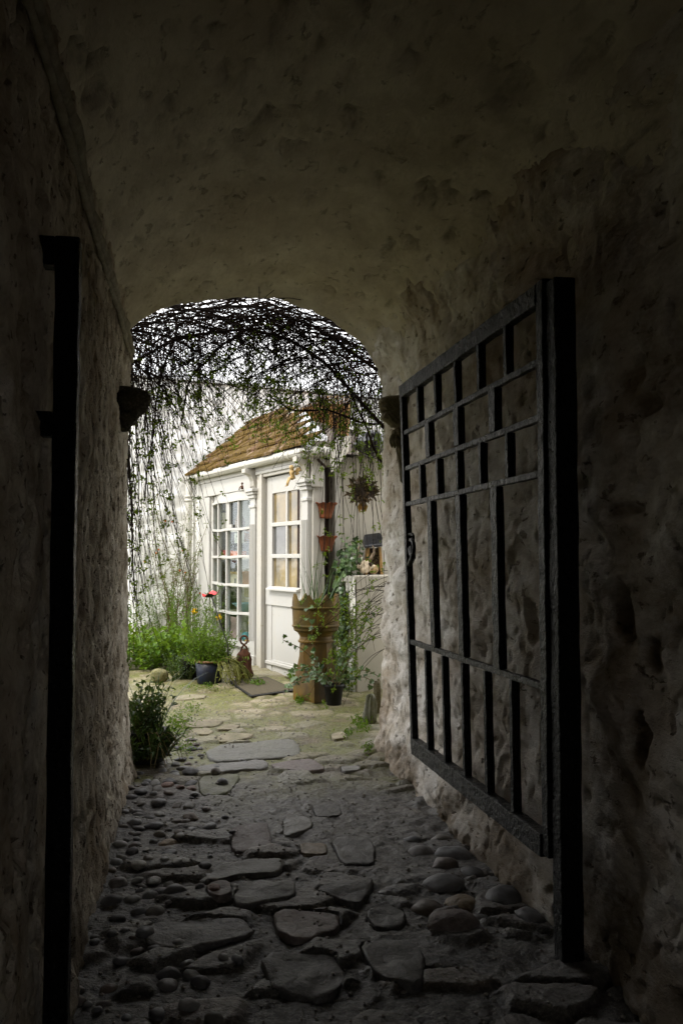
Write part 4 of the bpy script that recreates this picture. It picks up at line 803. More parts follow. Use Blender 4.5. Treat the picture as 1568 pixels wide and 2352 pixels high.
# blue planter
b0p = ground_at(482, 1574); zb2 = float(zg(b0p[1])); bc = np.array([b0p[0], b0p[1]+.16, zb2])
bl = thing('blue_planter', bc, 'dark blue glazed tub overflowing with straggly yellow-green foliage', 'potted plant')
mb = MB(); mb.lathe([(.10, .0), (.112, .003), (.122, .10), (.132, .195)], 40, bc); mb.build('pot', BLUEGLZ, bl, True)
mb = MB(); mb.lathe([(.132, .195), (.140, .197), (.141, .21), (.134, .214), (.124, .21), (.12, .19), (.02, .185)], 40, bc, cap=False); mb.build('rim', RIMBRN, bl, True)
ms, ml = MB(), MB(); leafy(bc+np.array([0, .02, .18]), 150, .34, .26, .045, ms, ml, .30, leafn=11); leafy(bc+np.array([-.05, .1, .2]), 26, .62, .2, .035, ms, ml, .25, leafn=14)
for _ in range(60): leafy(bc+np.array([rnd(-.14, .18), rnd(-.12, .05), .2]), 1, .12, .3, .04, ms, ml, .3, leafn=6)
ms.build('stems', GSTEM, bl); tag(ml.build('foliage', L_BRIGHT, bl), None, None, None, 'stuff')
mb = MB()
for _ in range(62):       # trailing yellow runners on the right side
    a = rnd(-1.3, .5); p = bc+np.array([.12*cos(a), .12*sin(a), .20]); pts = [p]; d = np.array([cos(a)*.8, sin(a)*.6, .5])
    L = rnd(.15, .36)
    for i in range(9): d = d+np.array([rnd(-.3, .3), rnd(-.3, .3), -.28]); d = d/np.linalg.norm(d); q = pts[-1]+d*L/8; q[2] = max(q[2], zb2+.01); pts.append(q)
    mb.tube(pts, .0032, 4, False)
    for q in pts[3::2]: mb.leaf(q, rv()+np.array([.3, 0, -.4]), rv(), rnd(.03, .055), .012)
mb.build('trailing_runners', L_YEL, bl)
# plants round the planter
def plant_thing(name, label, cat, base, parts, stuff=('foliage',)):
    t = thing(name, base, label, cat)
    for nm_, mb_, mt in parts:
        if len(mb_.v):
            o = mb_.build(nm_, mt, t)
            if nm_ in stuff: o['kind'] = 'stuff'
    return t
g0 = ground_at(340, 1548); ms, ml = MB(), MB(); 
for dx, dy in ((-.35, .3), (-.1, .1), (.15, .3), (.3, .05), (-.2, .6), (.1, .7), (-.5, .1), (.45, .35)):
    leafy((g0[0]+dx, g0[1]+.25+dy, zg(g0[1])), 34, .44, .36, .07, ms, ml, .75, leafn=8)
plant_thing('geranium', 'bright green lobed-leaf clump left of the blue planter', 'plant', (g0[0], g0[1]+.3, float(zg(g0[1]))), [('stems', ms, GSTEM), ('foliage', ml, L_BRIGHT)])
g1 = ground_at(415, 1560); ms, ml = MB(), MB(); leafy((g1[0]+.02, g1[1]+.05, zg(g1[1])), 60, .27, .20, .03, ms, ml, .5, leafn=12)
dk = thing('dark_pot', (g1[0]+.1, g1[1]+.12, float(zg(g1[1]))), 'dark pot with small-leaved trailing plant at the left side of the blue planter', 'potted plant')
MB().lathe([(.09, 0), (.115, .17), (.122, .19), (.10, .19), (.02, .17)], 28, (g1[0]+.10, g1[1]+.12, float(zg(g1[1])))).build('pot', PLASTIC, dk, True); ms.build('stems', GSTEM, dk); tag(ml.build('foliage', L_DARK, dk), None, None, None, 'stuff')
g2 = fp(2.3, .35, float(zg(fp(2.3, .35, 0)[1]))); ms, ml = MB(), MB()
for t, o_ in ((1.9, .3), (2.3, .3), (2.7, .32), (3.1, .4), (3.3, .6)): leafy(fp(t, o_, g2[2]), 26, .75, .22, .05, ms, ml, .24, leafn=18)
plant_thing('leafy_border', 'tall narrow-leaved border plants under the bow window', 'plant', g2, [('stems', ms, GSTEM), ('foliage', ml, L_BRIGHT)])
def daffodil(px, py, d, lean, label):
    p = at(px, py, d); zb_ = float(zg(p[1])); t = thing('daffodil', (p[0]-lean, p[1], zb_), label, 'flower')
    mb = MB(); mb.tube([(p[0]-lean, p[1], zb_), (p[0]-lean*.5, p[1], p[2]*.6), (p[0]-.02, p[1], p[2]+.02), p], .004, 5)
    for k in range(5): mb.blade((p[0]-lean+rnd(-.03, .03), p[1]+rnd(-.03, .03), zb_), (rnd(-.15, .15), rnd(-.15, .15), 1), (p[2]-zb_)*rnd(.7, 1.0), .012, .06)
    mb.build('stalk', GSTEM, t); mb = MB(); dr = np.array([.5, -.8, -.1]); dr = dr/np.linalg.norm(dr); sx = np.cross(dr, [0, 0, 1]); sx = sx/np.linalg.norm(sx); sz = np.cross(sx, dr)
    for k in range(6): a = k*pi/3; v = sx*cos(a)+sz*sin(a); mb.leaf(p, v+dr*.15, dr, .042, .026, .1)
    mb.tube([p, p+dr*.03, p+dr*.036], [.008, .013, .017], 10); mb.build('bloom', YEL, t); return t
daffodil(447, 1404, 9.2, .03, 'yellow daffodil left of the red metal poppy, standing clear of the leaves'); daffodil(502, 1417, 9.0, -.04, 'yellow daffodil behind the black stem of the red poppy')
# red metal poppy
p = at(486, 1371, 8.45); q = at(523, 1480, 8.35); pr = thing('metal_poppy', q, 'red metal poppy on a slanting black rod', 'garden ornament')
MB().tube([p, p*.5+q*.5, q, q+np.array([.02, 0, -.25])], .006, 8).build('rod', BLACKM, pr, True)
mb = MB(); R_, Kk = 48, 8; tilt = rotx(radians(5))@np.array([[cos(.22), 0, sin(-.22)], [0, 1, 0], [-sin(-.22), 0, cos(.22)]]); vs = [tuple(p)]
for i in range(1, Kk+1):
    f = i/Kk
    for j in range(R_):
        a = 2*pi*j/R_; lob = .90+.10*abs(cos(2*a)); r_ = .080*f*lob; z_ = .034*f**1.7+.003*f*sin(16*a)*f+.012*f*f*cos(4*a+1); vs.append(tuple(p+tilt@np.array([r_*cos(a), r_*sin(a), z_])))
fs = [(0, 1+j, 1+(j+1) % R_) for j in range(R_)]+[(1+(i-1)*R_+j, 1+i*R_+j, 1+i*R_+(j+1) % R_, 1+(i-1)*R_+(j+1) % R_) for i in range(1, Kk) for j in range(R_)]
mb.add(vs, fs, 0); nrm = tilt@np.array([0, 0, 1.]); mb.add([tuple(np.array(v_)-nrm*.003) for v_ in vs], [f_[::-1] for f_ in fs], 1); mb.build('petals', [RED, BLACKM], pr, True)
MB().ico(p+np.array([0, 0, .018]), (.013, .013, .012), 2).build('seed_head', BLACKM, pr, True)
# rusty iron ornament
q = ground_at(560, 1556); zb3 = float(zg(q[1])); ir = thing('iron_ornament', (q[0], q[1], zb3), 'rusty cast iron weight with a looped top beside the pilaster foot', 'ornament')
mb = MB(); mb.lathe([(.075, 0), (.085, .02), (.078, .06), (.064, .12), (.066, .17), (.058, .22), (.035, .25), (.02, .27)], 28, (q[0], q[1], zb3), lambda i, a, r, z: (r*(1+.13*sin(4*a+z*14)+.07*sin(7*a-z*25)), z)); mb.build('body', RUST, ir, True)
mb = MB(); mb.tube([(q[0]+.034*sin(a)*(1 if True else 0), q[1], zb3+.355-.040*cos(a)) for a in np.linspace(.25, 2*pi-.25, 20)], .0095, 8); mb.tube([(q[0]+.007, q[1], zb3+.317), (q[0]-.02, q[1], zb3+.285), (q[0]-.03, q[1], zb3+.24)], .0095, 8); mb.tube([(q[0]-.007, q[1]-.01, zb3+.317), (q[0]+.025, q[1], zb3+.285), (q[0]+.035, q[1], zb3+.24)], .0095, 8); mb.build('loop', RUST, ir, True)
mb = MB()
for k in range(4): a = k*1.7+.5; mb.tube([(q[0]+.062*cos(a+f*1.6), q[1]+.062*sin(a+f*1.6), zb3+.23-.2*f) for f in np.linspace(0, 1, 8)], .011, 6)
mb.build('chain', RUST, ir, True)
# yellow mossy rock
q = ground_at(366, 1566); mb = MB(); mb.ico((q[0], q[1]+.05, float(zg(q[1]))+.05), (.085, .075, .065), 3, lambda P: .22*fbm(P*1.5, 3, 4)); tag(mb.build('rock', M_stone('lichen_rock', (.12, .11, .035), (.22, .20, .09), .5, .8), None, True), 'rounded yellow-green mossy rock in front of the green clump', 'rock')
q = ground_at(395, 1538); mb = MB(); 
# door mat
cs = [ground_at(*p) for p in ((524, 1567), (577, 1602), (683, 1587), (612, 1556))]; mb = MB(); up = np.array([0, 0, .011]); 
def quadpt(f, g): return (cs[0]*(1-f)+cs[1]*f)*(1-g)+(cs[3]*(1-f)+cs[2]*f)*g
mt = thing('doormat', quadpt(.5, .5), 'worn grey-brown doormat lying before the door', 'doormat')
mb.box8([quadpt(.05, .04)+up*.2, quadpt(.95, .04)+up*.2, quadpt(.95, .96)+up*.2, quadpt(.05, .96)+up*.2, quadpt(.05, .04)+up*1.1, quadpt(.95, .04)+up*1.1, quadpt(.95, .96)+up*1.1, quadpt(.05, .96)+up*1.1]); mb.build('pile', MATRUB, mt)
mb = MB(); edge = [(0, 0), (1, 0), (1, 1), (0, 1)]; inn = [(.06, .05), (.94, .05), (.94, .95), (.06, .95)]
vs = [quadpt(*e)+up*.1 for e in edge]+[quadpt(*e)+up*.8 for e in edge]+[quadpt(*e)+up*1.0 for e in inn]+[quadpt(*e)+up*.1 for e in inn]
mb.add(vs, [(i, (i+1) % 4, (i+1) % 4+4, i+4) for i in range(4)]+[(4+i, 4+(i+1) % 4, 8+(i+1) % 4, 8+i) for i in range(4)]+[(8+i, 8+(i+1) % 4, 12+(i+1) % 4, 12+i) for i in range(4)]); mb.build('border', PLASTIC, mt)
# terracotta wall pots
for (px, y0, y1, lb) in ((747.5, 1150, 1193, 'upper of two terracotta wall pots with a frilled rim'), (748, 1226, 1269, 'lower of two terracotta wall pots with a frilled rim')):
    a = at(px, y0+6, 8.42); b = at(px, y1-2, 8.42); h = a[2]-b[2]; t = thing('wall_pot', (a[0], a[1], b[2]), lb, 'plant pot', 'terracotta wall pots'); mb = MB(); R1, R2 = .098, .058; vs = []; n = 36
    def potp(f, a_, inn_=0):
        r = R2+(R1-R2)*f**1.5+(.012*max(0, (f-.86)/.14) if not inn_ else -.008); z = h*f+(0.007*sin(9*a_)*max(0, (f-.8)/.2)); c_ = cos(a_); s_ = sin(a_)
        x = r*c_; y = r*s_ if s_ < 0 else r*s_*.35
        return (a[0]+x, a[1]+y, b[2]+z)
    fs_ = [0, .1, .25, .28, .31, .6, .8, .9, .96, 1.0]
    for f in fs_:
        for j in range(n): vs.append(potp(f, 2*pi*j/n))
    for f in (1.0, .8):
        for j in range(n): vs.append(potp(f, 2*pi*j/n, 1))
    k = len(fs_)+2; mb.add(vs, [(i*n+j, i*n+(j+1) % n, (i+1)*n+(j+1) % n, (i+1)*n+j) for i in range(k-1) for j in range(n)]+[tuple(range(n))[::-1]]); mb.build('pot', TERRA, t, True)
    mb = MB(); mb.ico((a[0], a[1]-.02, b[2]+h*.80), (.07, .045, .02), 2); mb.build('soil', SOIL, t)
# hanging dried mask / wreath
c = at(829, 1128, 8.2); hw_ = thing('dried_wreath', c, 'dark dried leafy wall ornament hanging under the outbuilding roof', 'wall ornament'); mb = MB(); ml = MB()
mb.ico(c, (.09, .04, .10), 3, lambda P: .3*fbm(P*2, 3, 3)); mb.tube([c+np.array([.02, .03, .1]), c+np.array([.03, .04, .2])], .008, 6); mb.build('core', DARKWOOD, hw_, True)
for _ in range(150):
    a = rnd(0, 6.28); r = rnd(.03, .12); ml.leaf(c+np.array([r*cos(a), -.05+rnd(-.03, .03), r*.9*sin(a)-.01]), np.array([cos(a), -.4, sin(a)])+rv(.8), rv(), rnd(.04, .08), rnd(.02, .045), .4)
ml.build('dry_leaves', M_leaf('dry_leaf', (.022, .012, .008), (.085, .05, .022), .2, .8), hw_); mb = MB()
for k in range(7): mb.leaf(c+np.array([rnd(-.03, .05), -.06, -.10]), (rnd(-.3, .3), -.1, -1), (0, -1, .2), rnd(.07, .12), .04, .3)
mb.build('amber_leaves', M_leaf('amber_leaf', (.25, .12, .03), (.38, .22, .07), .4, .7), hw_)
# things on the low wall: ivy, skull, insect house
def lwp(px, py, t): return on_plane(px, py, fp(t, 0, 0), U)
sk0 = lwp(842, 1322, -.36); sk0 = np.array([sk0[0], sk0[1], ztop]); sk = thing('animal_skull', sk0, 'weathered horned animal skull resting on the low white wall', 'skull'); mb = MB()
zs_ = np.linspace(0, 1, 14); cen = sk0+np.array([0, 0, .085])
for i in range(1): 
    vs = []; n = 20
    for f in zs_:            # cranium at the back, tapering forward and down to the snout
        rw = np.interp(f, [0, .12, .35, .55, .75, 1], [.015, .055, .068, .062, .042, .018]); rh = np.interp(f, [0, .12, .35, .6, 1], [.015, .05, .06, .048, .022]); x0_ = cen+np.array([-.05*f-.0, -.17*f+.07, -.055*f+.01])
        for j in range(n):
            a = 2*pi*j/n; e = 1-.28*math.exp(-((f-.42)/.09)**2)*math.exp(-((abs(cos(a))-.8)/.2)**2); vs.append(x0_+np.array([rw*cos(a)*e, 0, rh*sin(a)*e]))
    mb.add(vs, [(i*n+j, i*n+(j+1) % n, (i+1)*n+(j+1) % n, (i+1)*n+j) for i in range(13) for j in range(n)]+[tuple(range(n))[::-1], tuple(13*n+j for j in range(n))])
for s_ in (-1, 1): mb.tube([cen+np.array([s_*.05, -.0, .0]), cen+np.array([s_*.078-.02, -.045, .0]), cen+np.array([s_*.06-.03, -.09, -.02])], .011, 8)
mb.build('cranium', BONE, sk, True)
for s_ in (-1, 1):
    mb = MB(); mb.ico(cen+np.array([s_*.05-.02, -.015, .012]), (.020, .022, .022), 2); mb.build('eye_socket', SOIL, sk, True)  # dark balls stand in for the shaded eye hollows
    mb = MB(); mb.tube([cen+np.array([s_*.035, .03, .045]), cen+np.array([s_*.055, .035, .085]), cen+np.array([s_*.075, .035, .12]), cen+np.array([s_*.072, .03, .16]), cen+np.array([s_*.06, .03, .185])], [.019, .016, .012, .009, .004], 9); mb.build('horn', HORN, sk, True)
ih = lwp(857, 1322, -.18); ih = np.array([ih[0], ih[1], ztop]); th = thing('insect_house', ih, 'wooden insect house with a dark slanted roof and tube ends', 'insect house'); 
mb = MB()
for sx in (-.075, .075): mb.box8([(ih[0]+sx-.012, ih[1]-.05, ih[2]), (ih[0]+sx+.012, ih[1]-.05, ih[2]), (ih[0]+sx+.012, ih[1]+.05, ih[2]), (ih[0]+sx-.012, ih[1]+.05, ih[2]), (ih[0]+sx*.72-.012, ih[1]-.05, ih[2]+.26), (ih[0]+sx*.72+.012, ih[1]-.05, ih[2]+.26), (ih[0]+sx*.72+.012, ih[1]+.05, ih[2]+.26), (ih[0]+sx*.72-.012, ih[1]+.05, ih[2]+.26)])
mb.build('frame', M_simple('ochre_wood', (.30, .17, .06), (.42, .26, .10), 20, .7), th, False, .003)
MB().box((ih[0]-.055, ih[1]-.03, ih[2]+.004), (ih[0]+.055, ih[1]+.05, ih[2]+.25)).build('filling', BRICKDK, th)
mb = MB(); mb.box8([(ih[0]-.10, ih[1]-.09, ih[2]+.245), (ih[0]+.10, ih[1]-.09, ih[2]+.265), (ih[0]+.10, ih[1]+.07, ih[2]+.32), (ih[0]-.10, ih[1]+.07, ih[2]+.30), (ih[0]-.10, ih[1]-.09, ih[2]+.27), (ih[0]+.10, ih[1]-.09, ih[2]+.29), (ih[0]+.08, ih[1]+.07, ih[2]+.40), (ih[0]-.07, ih[1]+.07, ih[2]+.38)]); mb.build('roof', TARP, th, False, .006)
for k in range(20):
    cx_, cz_ = ih[0]+rnd(-.045, .045), ih[2]+rnd(.10, .235); mb = MB(); mb.lathe([(.011, 0), (.011, .012), (.006, .012), (.006, .0)], 10, (0, 0, 0), None, False)
    mb.v = [(cx_+x_, ih[1]-.030-z_, cz_+y_) for x_, y_, z_ in mb.v]; mb.build('tube', STEM, th)
mb = MB(); mb.tube([(ih[0]-.005, ih[1]-.028, ih[2]+.05), (ih[0]-.005, ih[1]-.05, ih[2]+.05)], .045, 20); mb.build('log_slice', M_simple('cut_log', (.45, .31, .15), (.55, .40, .22), 30, .7), th, False, .003)
mb = MB()
for _ in range(9): a, r = rnd(0, 6.28), .032*sqrt(random.random()); mb.tube([(ih[0]-.005+r*cos(a), ih[1]-.049, ih[2]+.05+r*sin(a)), (ih[0]-.005+r*cos(a), ih[1]-.0525, ih[2]+.05+r*sin(a))], .004, 6)
mb.build('holes', SOIL, th)  # raised dark discs stand in for the shade inside drilled holes
iv = thing('ivy', fp(-.3, -sC, ztop), 'ivy clump spilling from the top of the low wall and hanging down its white face', 'ivy'); ml, ms = MB(), MB()
def ivpt(px, py, t): return lwp(px, py, t)
for _ in range(210):
    px, py = random.gauss(805, 16), random.gauss(1292, 24); t = rnd(-.44, -.08)
    if py > 1335: continue
    p = ivpt(px, py, t); ml.ivy(p, rv()+np.array([-.2, -.5, -.5]), rv(.5)+np.array([-.4, -.7, .5]), rnd(.025, .06))
for s_ in range(2):
    tt = -.27+.06*s_; pts = []
    for z in np.linspace(ztop+.03, .12+.1*s_, 26): pts.append(fp(tt+.05*sin(z*6+s_*2)-.08*(ztop-z)*.6, -sC+.03+.02*sin(z*9+s_), z))
    ms.tube(pts, .005, 5, False)
    for q in pts:
        for _ in range(8): ml.ivy(q+rv(.045), rv(.7)+np.array([-.2, -.3, -.8]), rv(.4)+WD*.8+np.array([0, -.3, .3]), rnd(.028, .062))
ms.build('stems', STEM, iv); tag(ml.build('leaves', L_IVY, iv), None, None, None, 'stuff')
wc = fp(-.5, -.34, .15); ms, ml = MB(), MB()
for z_ in (.12, .3, .5, .7): leafy(fp(-.42+rnd(-.1, .05), -sC+.10, z_), 16, .34, .22, .035, ms, ml, .6, lean=(-.15, -.2), leafn=9)
plant_thing('creeper', 'yellow-green leafy creeper tangled in the ivy before the low wall', 'plant', fp(-.42, -sC+.10, .1), [('stems', ms, GSTEM), ('foliage', ml, L_VINE)])
# black plastic pot with ivy
q = ground_at(764, 1622); zb4 = float(zg(q[1])); t = thing('black_pot', (q[0]+.02, q[1]+.06, zb4), 'black plastic pot with pale trailing ivy beside the chimney pot', 'potted plant'); qc = np.array([q[0]+.02, q[1]+.08, zb4])
MB().lathe([(.058, 0), (.062, .004), (.080, .145), (.088, .15), (.088, .17), (.08, .17), (.072, .15), (.02, .145)], 30, qc).build('pot', PLASTIC, t, True); ms, ml = MB(), MB()
for k in range(16):
    a = rnd(0, 6.28); p = qc+np.array([.05*cos(a), .05*sin(a), .155]); d = np.array([cos(a)*.6, sin(a)*.6, 1]); pts = [p]; up_ = k < 5
    for i in range(8): d = d+rv(.22)+np.array([0, 0, .02 if up_ else -.22]); d = d/np.linalg.norm(d); pts.append(pts[-1]+d*(.085 if up_ else .05))
    ms.tube(pts, .003, 4, False)
    for q2 in pts[1:]:
        for _ in range(2): ml.ivy(q2+rv(.02), rv(), rv(.5)+np.array([-.4, -.5, .7]), rnd(.022, .05))
ms.build('stems', STEM, t); tag(ml.build('foliage', L_IVY, t), None, None, None, 'stuff')
# stones at the right wall foot
for (px, py, r_, h_, lb) in ((850, 1660, .055, .20, 'mossy upright stone standing at the right wall corner'), (863, 1640, .035, .24, 'pale upright stone pressed against the right wall corner')):
    q = ground_at(px, py); mb = MB(); zb9 = float(zg(q[1])); sd9 = px
    def jag(i_, a, r, z): 
        n_ = float(fbm(np.array([[cos(a)*1.2+sd9, sin(a)*1.2, z*5]]), 3)[0]); k_ = 1/max(.55, abs(cos((a+.4) % (pi/2)-pi/4))**1.0); return r*(.72*k_+.45*n_), z+.05*n_*(z > .1)
    mb.lathe([(r_, -.05), (r_*1.08, h_*.15), (r_, h_*.4), (r_*.92, h_*.7), (r_*.8, h_*.93), (r_*.5, h_), (r_*.1, h_*1.0)], 26, (q[0]+.02, q[1]+.06, zb9), jag); tag(mb.build('upright_stone', MOSSST if r_ > .05 else CARVED, None, True), lb, 'stone')
# foreground plant in the pot by the left wall end
q = ground_at(338, 1755); qc = np.array([q[0]-.02, q[1]+.10, 0.02]); fgp = thing('foreground_planter', qc, 'dark pot of mixed bulbs and trailing leaves at the left wall end', 'potted plant')
MB().lathe([(.12, -.02), (.13, .0), (.15, .17), (.155, .18), (.14, .18), (.03, .16)], 30, qc).build('pot', PLASTIC, fgp, True)
ms, ml, mb = MB(), MB(), MB(); leafy(qc+np.array([0, 0, .15]), 60, .36, .20, .05, ms, ml, .55, leafn=9); leafy(qc+np.array([0.0, -.13, .02]), 40, .22, .20, .06, ms, ml, .4, leafn=9); leafy(qc+np.array([.08, -.05, .02]), 46, .2, .16, .06, ms, ml, .25, leafn=9)
for _ in range(36): a = rnd(0, 6.28); mb.blade(qc+np.array([rnd(-.1, .1), rnd(-.1, .1), .17]), (cos(a)*.5, sin(a)*.5, 1), rnd(.25, .52), .010, rnd(.1, .6))
for _ in range(40): a = rnd(-2.2, .8); mb.blade(qc+np.array([.08+rnd(-.05, .05), -.06+rnd(-.06, .06), .02]), (cos(a)*.6, sin(a)*.6, .9), rnd(.14, .30), .018, rnd(.3, .9))
ms.build('stems', STEM, fgp); tag(ml.build('foliage', L_DARK, fgp), None, None, None, 'stuff'); tag(mb.build('strap_leaves', L_BLADE, fgp), None, None, None, 'stuff')
mb = MB()
for k in range(7):
    pts = [qc+np.array([.02+.02*k, -.15, .19])]; d = np.array([rnd(-.1, .5), -.5, .1])
    for i in range(7): d = d+np.array([rnd(-.2, .3), rnd(-.2, .1), -.35]); d = d/np.linalg.norm(d); pts.append(pts[-1]+d*.035)
    mb.tube(pts, .0028, 4, False)
mb.build('dead_stalks', STRAW, fgp)
# fairy figurine on the near capital
c = fp(.055, .10, 2.031); fy = thing('figurine', c, 'small golden winged figurine sitting on the corner capital', 'figurine'); mb = MB()
mb.tube([c+np.array([0, 0, .012]), c+np.array([-.005, -.005, .045]), c+np.array([-.012, -.012, .085]), c+np.array([-.014, -.014, .10])], [.026, .021, .022, .010], 10); mb.ico(c+np.array([-.020, -.02, .118]), (.018, .018, .021), 2)
for s_ in (-1, 1):
    k = U*s_*.014; mb.tube([c+k+np.array([0, 0, .014]), c+k+WD*.035+np.array([0, 0, .018]), c+k+WD*.052+np.array([0, 0, -.02]), c+k+WD*.058+np.array([0, 0, -.05])], [.014, .012, .009, .006], 8); mb.ico(c+k+WD*.066+np.array([0, 0, -.055]), (.011, .007, .006), 1)
    mb.tube([c+k*1.3+np.array([-.012, -.012, .085]), c+k*1.6+WD*.022+np.array([0, 0, .055]), c+k*.5+WD*.03+np.array([0, 0, .085])], [.009, .007, .006], 7)
mb.build('body', FAIRY, fy, True); mb = MB(); mb.ico(c+np.array([-.013, -.012, .108]), (.022, .022, .032), 2, lambda P: .12*fbm(P*4, 2)); mb.build('hair', FAIRY, fy, True)
mb = MB()
for s_ in (-1, 1):
    for zz2, L in ((.085, .055), (.055, .042)): b_ = c+np.array([.0, .0, zz2])+SD*.016; mb.add([b_, b_+SD*L*.6+U*s_*L*.4+np.array([0, 0, L*.7]), b_+SD*L+U*s_*L*.5+np.array([0, 0, L*.2]), b_+SD*L*.5+U*s_*L*.2+np.array([0, 0, -L*.2])], [(0, 1, 2, 3)])
o = mb.build('wings', FAIRY, fy); o.modifiers.new('s', 'SOLIDIFY').thickness = .003
c = fp(1.335, .11, 2.031); mb = MB(); mb.tube([c+np.array([0, 0, 0]), c+np.array([0, 0, .03]), c+np.array([0, 0, .05])], [.016, .013, .006], 9); mb.ico(c+np.array([0, 0, .062]), (.012, .012, .014), 2); mb.tube([c+np.array([0, 0, .04]), c+WD*.028+np.array([0, 0, .02]), c+WD*.035+np.array([0, 0, -.01])], .006, 6); tag(mb.build('figurine', RUST, None, True), 'tiny dark figurine on the capital between window and door', 'figurine')

def fpd(t, o, z): return fp(t+.24, o*.55-.03, z)
# ------------------------------------------------------------------ window display
def disp(name, mb, mat, label, cat, smooth=False): tag(mb.build(name, mat, None, smooth), label, cat)
c = fpd(1.62, -.22, .702); mb = MB(); mb.lathe([(.03, .085), (.035, .088), (.10, .13), (.16, .185), (.165, .19), (.158, .188), (.09, .14), (.01, .10)], 36, c-np.array([0, 0, .084])); disp('glass_bowl', mb, M_simple('blue_glass', (.22, .40, .48), (.34, .52, .58), 8, .15, .1, .5), 'pale blue bowl on the second shelf of the window', 'bowl', True)
c = fpd(1.50, -.13, .445); disp('ball', MB().ico(c+np.array([0, 0, 0]), .055, 3), flat('teal', (.01, .22, .26), .35), 'teal ball at the bottom of the window', 'ball', True)
c = fpd(1.49, -.12, .40); disp('toy', MB().ico(c+np.array([.03, -.03, .0]), (.05, .03, .022), 3), flat('ochre', (.50, .28, .03)), 'yellow toy under the teal ball', 'toy', True)
def strip(t0, t1, z0, z1, o0, bow, name, mat, label, cat):
    mb = MB(); n = 14; vs = []
    for i in range(n):
        f = i/(n-1); z = z0+(z1-z0)*f; s_ = bow*sin(pi*f)
        for tt in (t0, t1):
            for e in (0, .012): vs.append(fpd(tt+(1-f)*.05*(1 if tt == t1 else 0)+s_, o0-e, z))
    fs = []
    for i in range(n-1): b = 4*i; fs += [(b, b+2, b+6, b+4), (b+1, b+5, b+7, b+3), (b, b+4, b+5, b+1), (b+2, b+3, b+7, b+6)]
    mb.add(vs, fs); disp(name, mb, mat, label, cat)
m = NT('striped_cloth'); w_ = m.n('TexWave', _bands_direction='Z', Vector=m.P, Scale=22.0).outputs['Fac']; m.fin(m.mix(w_, (.30, .17, .16), (.55, .42, .40)), .9); STRIPE = m.mat
strip(1.64, 1.70, .39, .66, -.10, .02, 'striped_scarf', STRIPE, 'narrow pink striped scarf in the lowest window row', 'scarf'); strip(1.80, 1.98, .39, .64, -.12, -.04, 'striped_cloth', STRIPE, 'wide pink striped cloth in the lowest window row', 'cloth')
mb = MB(); mb.box((1.74, -.30, 1.312), (2.02, -.14, 1.385), fpd); disp('orange_box', mb, flat('orange', (.62, .14, .02)), 'orange box in the window beneath the dark framed board', 'box')
mb = MB(); mb.box((1.40, -.32, 1.386), (2.05, -.30, 1.475), fpd); disp('dark_board', mb, flat('board_dark', (.03, .035, .04)), 'long dark board standing across the window', 'board')
# a card with three dark birds on it
cd = thing('bird_card', fpd(1.86, -.2, 1.50), 'white card with three dark birds in the window', 'card'); MB().box((1.72, -.215, 1.478), (1.98, -.20, 1.60), fpd).build('card', flat('card', (.70, .70, .66)), cd); mb = MB()
for k in range(3): t = 1.78+.06*k; mb.add([fpd(t-.026, -.1975, 1.575), fpd(t, -.1975, 1.545), fpd(t+.026, -.1975, 1.575), fpd(t+.008, -.1975, 1.56), fpd(t, -.1975, 1.57), fpd(t-.008, -.1975, 1.56)], [(0, 1, 5), (1, 2, 3), (1, 3, 4, 5)])
mb.build('printed_birds', BLACKM, cd)
mb = MB(); mb.box((2.08, -.25, 1.312), (2.30, -.16, 1.40), fpd); disp('red_book', mb, flat('redbook', (.42, .05, .04)), 'red box at the far end of the window shelf', 'box')
mb = MB(); mb.box((1.44, -.26, 1.002), (1.66, -.16, 1.13), fpd); mb.box((1.43, -.27, 1.131), (1.67, -.15, 1.16), fpd); disp('wooden_crate', mb, flat('crate', (.22, .10, .045)), 'brown wooden box with a pale studded edge in the window', 'box')
hsx = thing('model_house', fpd(2.12, -.18, 1.002), 'small cream model house with a dark doorway in the window', 'ornament'); mb = MB(); mb.box((1.80, -.22, 1.002), (2.04, -.16, 1.12), fpd); mb.build('house_body', flat('cream', (.50, .44, .32)), hsx); MB().box((1.86, -.1595, 1.003), (1.91, -.157, 1.075), fpd).build('doorway', BLACKM, hsx); MB().box((1.78, -.24, 1.121), (2.06, -.14, 1.15), fpd).build('roof', flat('ochre_roof', (.32, .20, .04)), hsx)
c = fpd(1.88, -.25, 1.63); mb = MB(); mb.lathe([(.03, -.0), (.055, .03), (.06, .09), (.04, .15), (.025, .19), (.02, .21)], 20, c); disp('pine_cone_jar', mb, M_simple('cone', (.14, .07, .03), (.30, .18, .08), 60, .7, 1.0), 'brown textured vase in the top window row', 'vase', True)
mb = MB(); mb.box((1.86-.08, -.3, 1.606), (1.86+.2, -.16, 1.626), fpd); disp('upper_shelf_board', mb, SH, 'short shelf under the brown vase in the window', 'shelf')
mb = MB(); mb.box((1.74, -.46, 1.50), (2.0, -.44, 1.60), fpd); mb.ico(fpd(1.80, -.40, 1.63), (.05, .05, .03), 2); disp('dried_flowers', mb, flat('orange_flowers', (.45, .16, .02)), 'orange flowers behind the bird card', 'flowers', True)
mb = MB(); mb.ico(fpd(1.56, -.30, .59), (.05, .05, .03), 2) ; mb.box((1.44, -.36, .704), (1.60, -.30, .78), fpd); disp('yellow_cushion', mb, flat('yellowc', (.36, .30, .05)), 'yellow patterned cushion below the blue bowl', 'cushion', True)
mb = MB(); mb.box((1.76, -.48, .86), (2.0, -.44, .98), fpd); disp('yellow_print', mb, flat('yellowp', (.30, .27, .05)), 'dull yellow print behind the blue bowl', 'print')
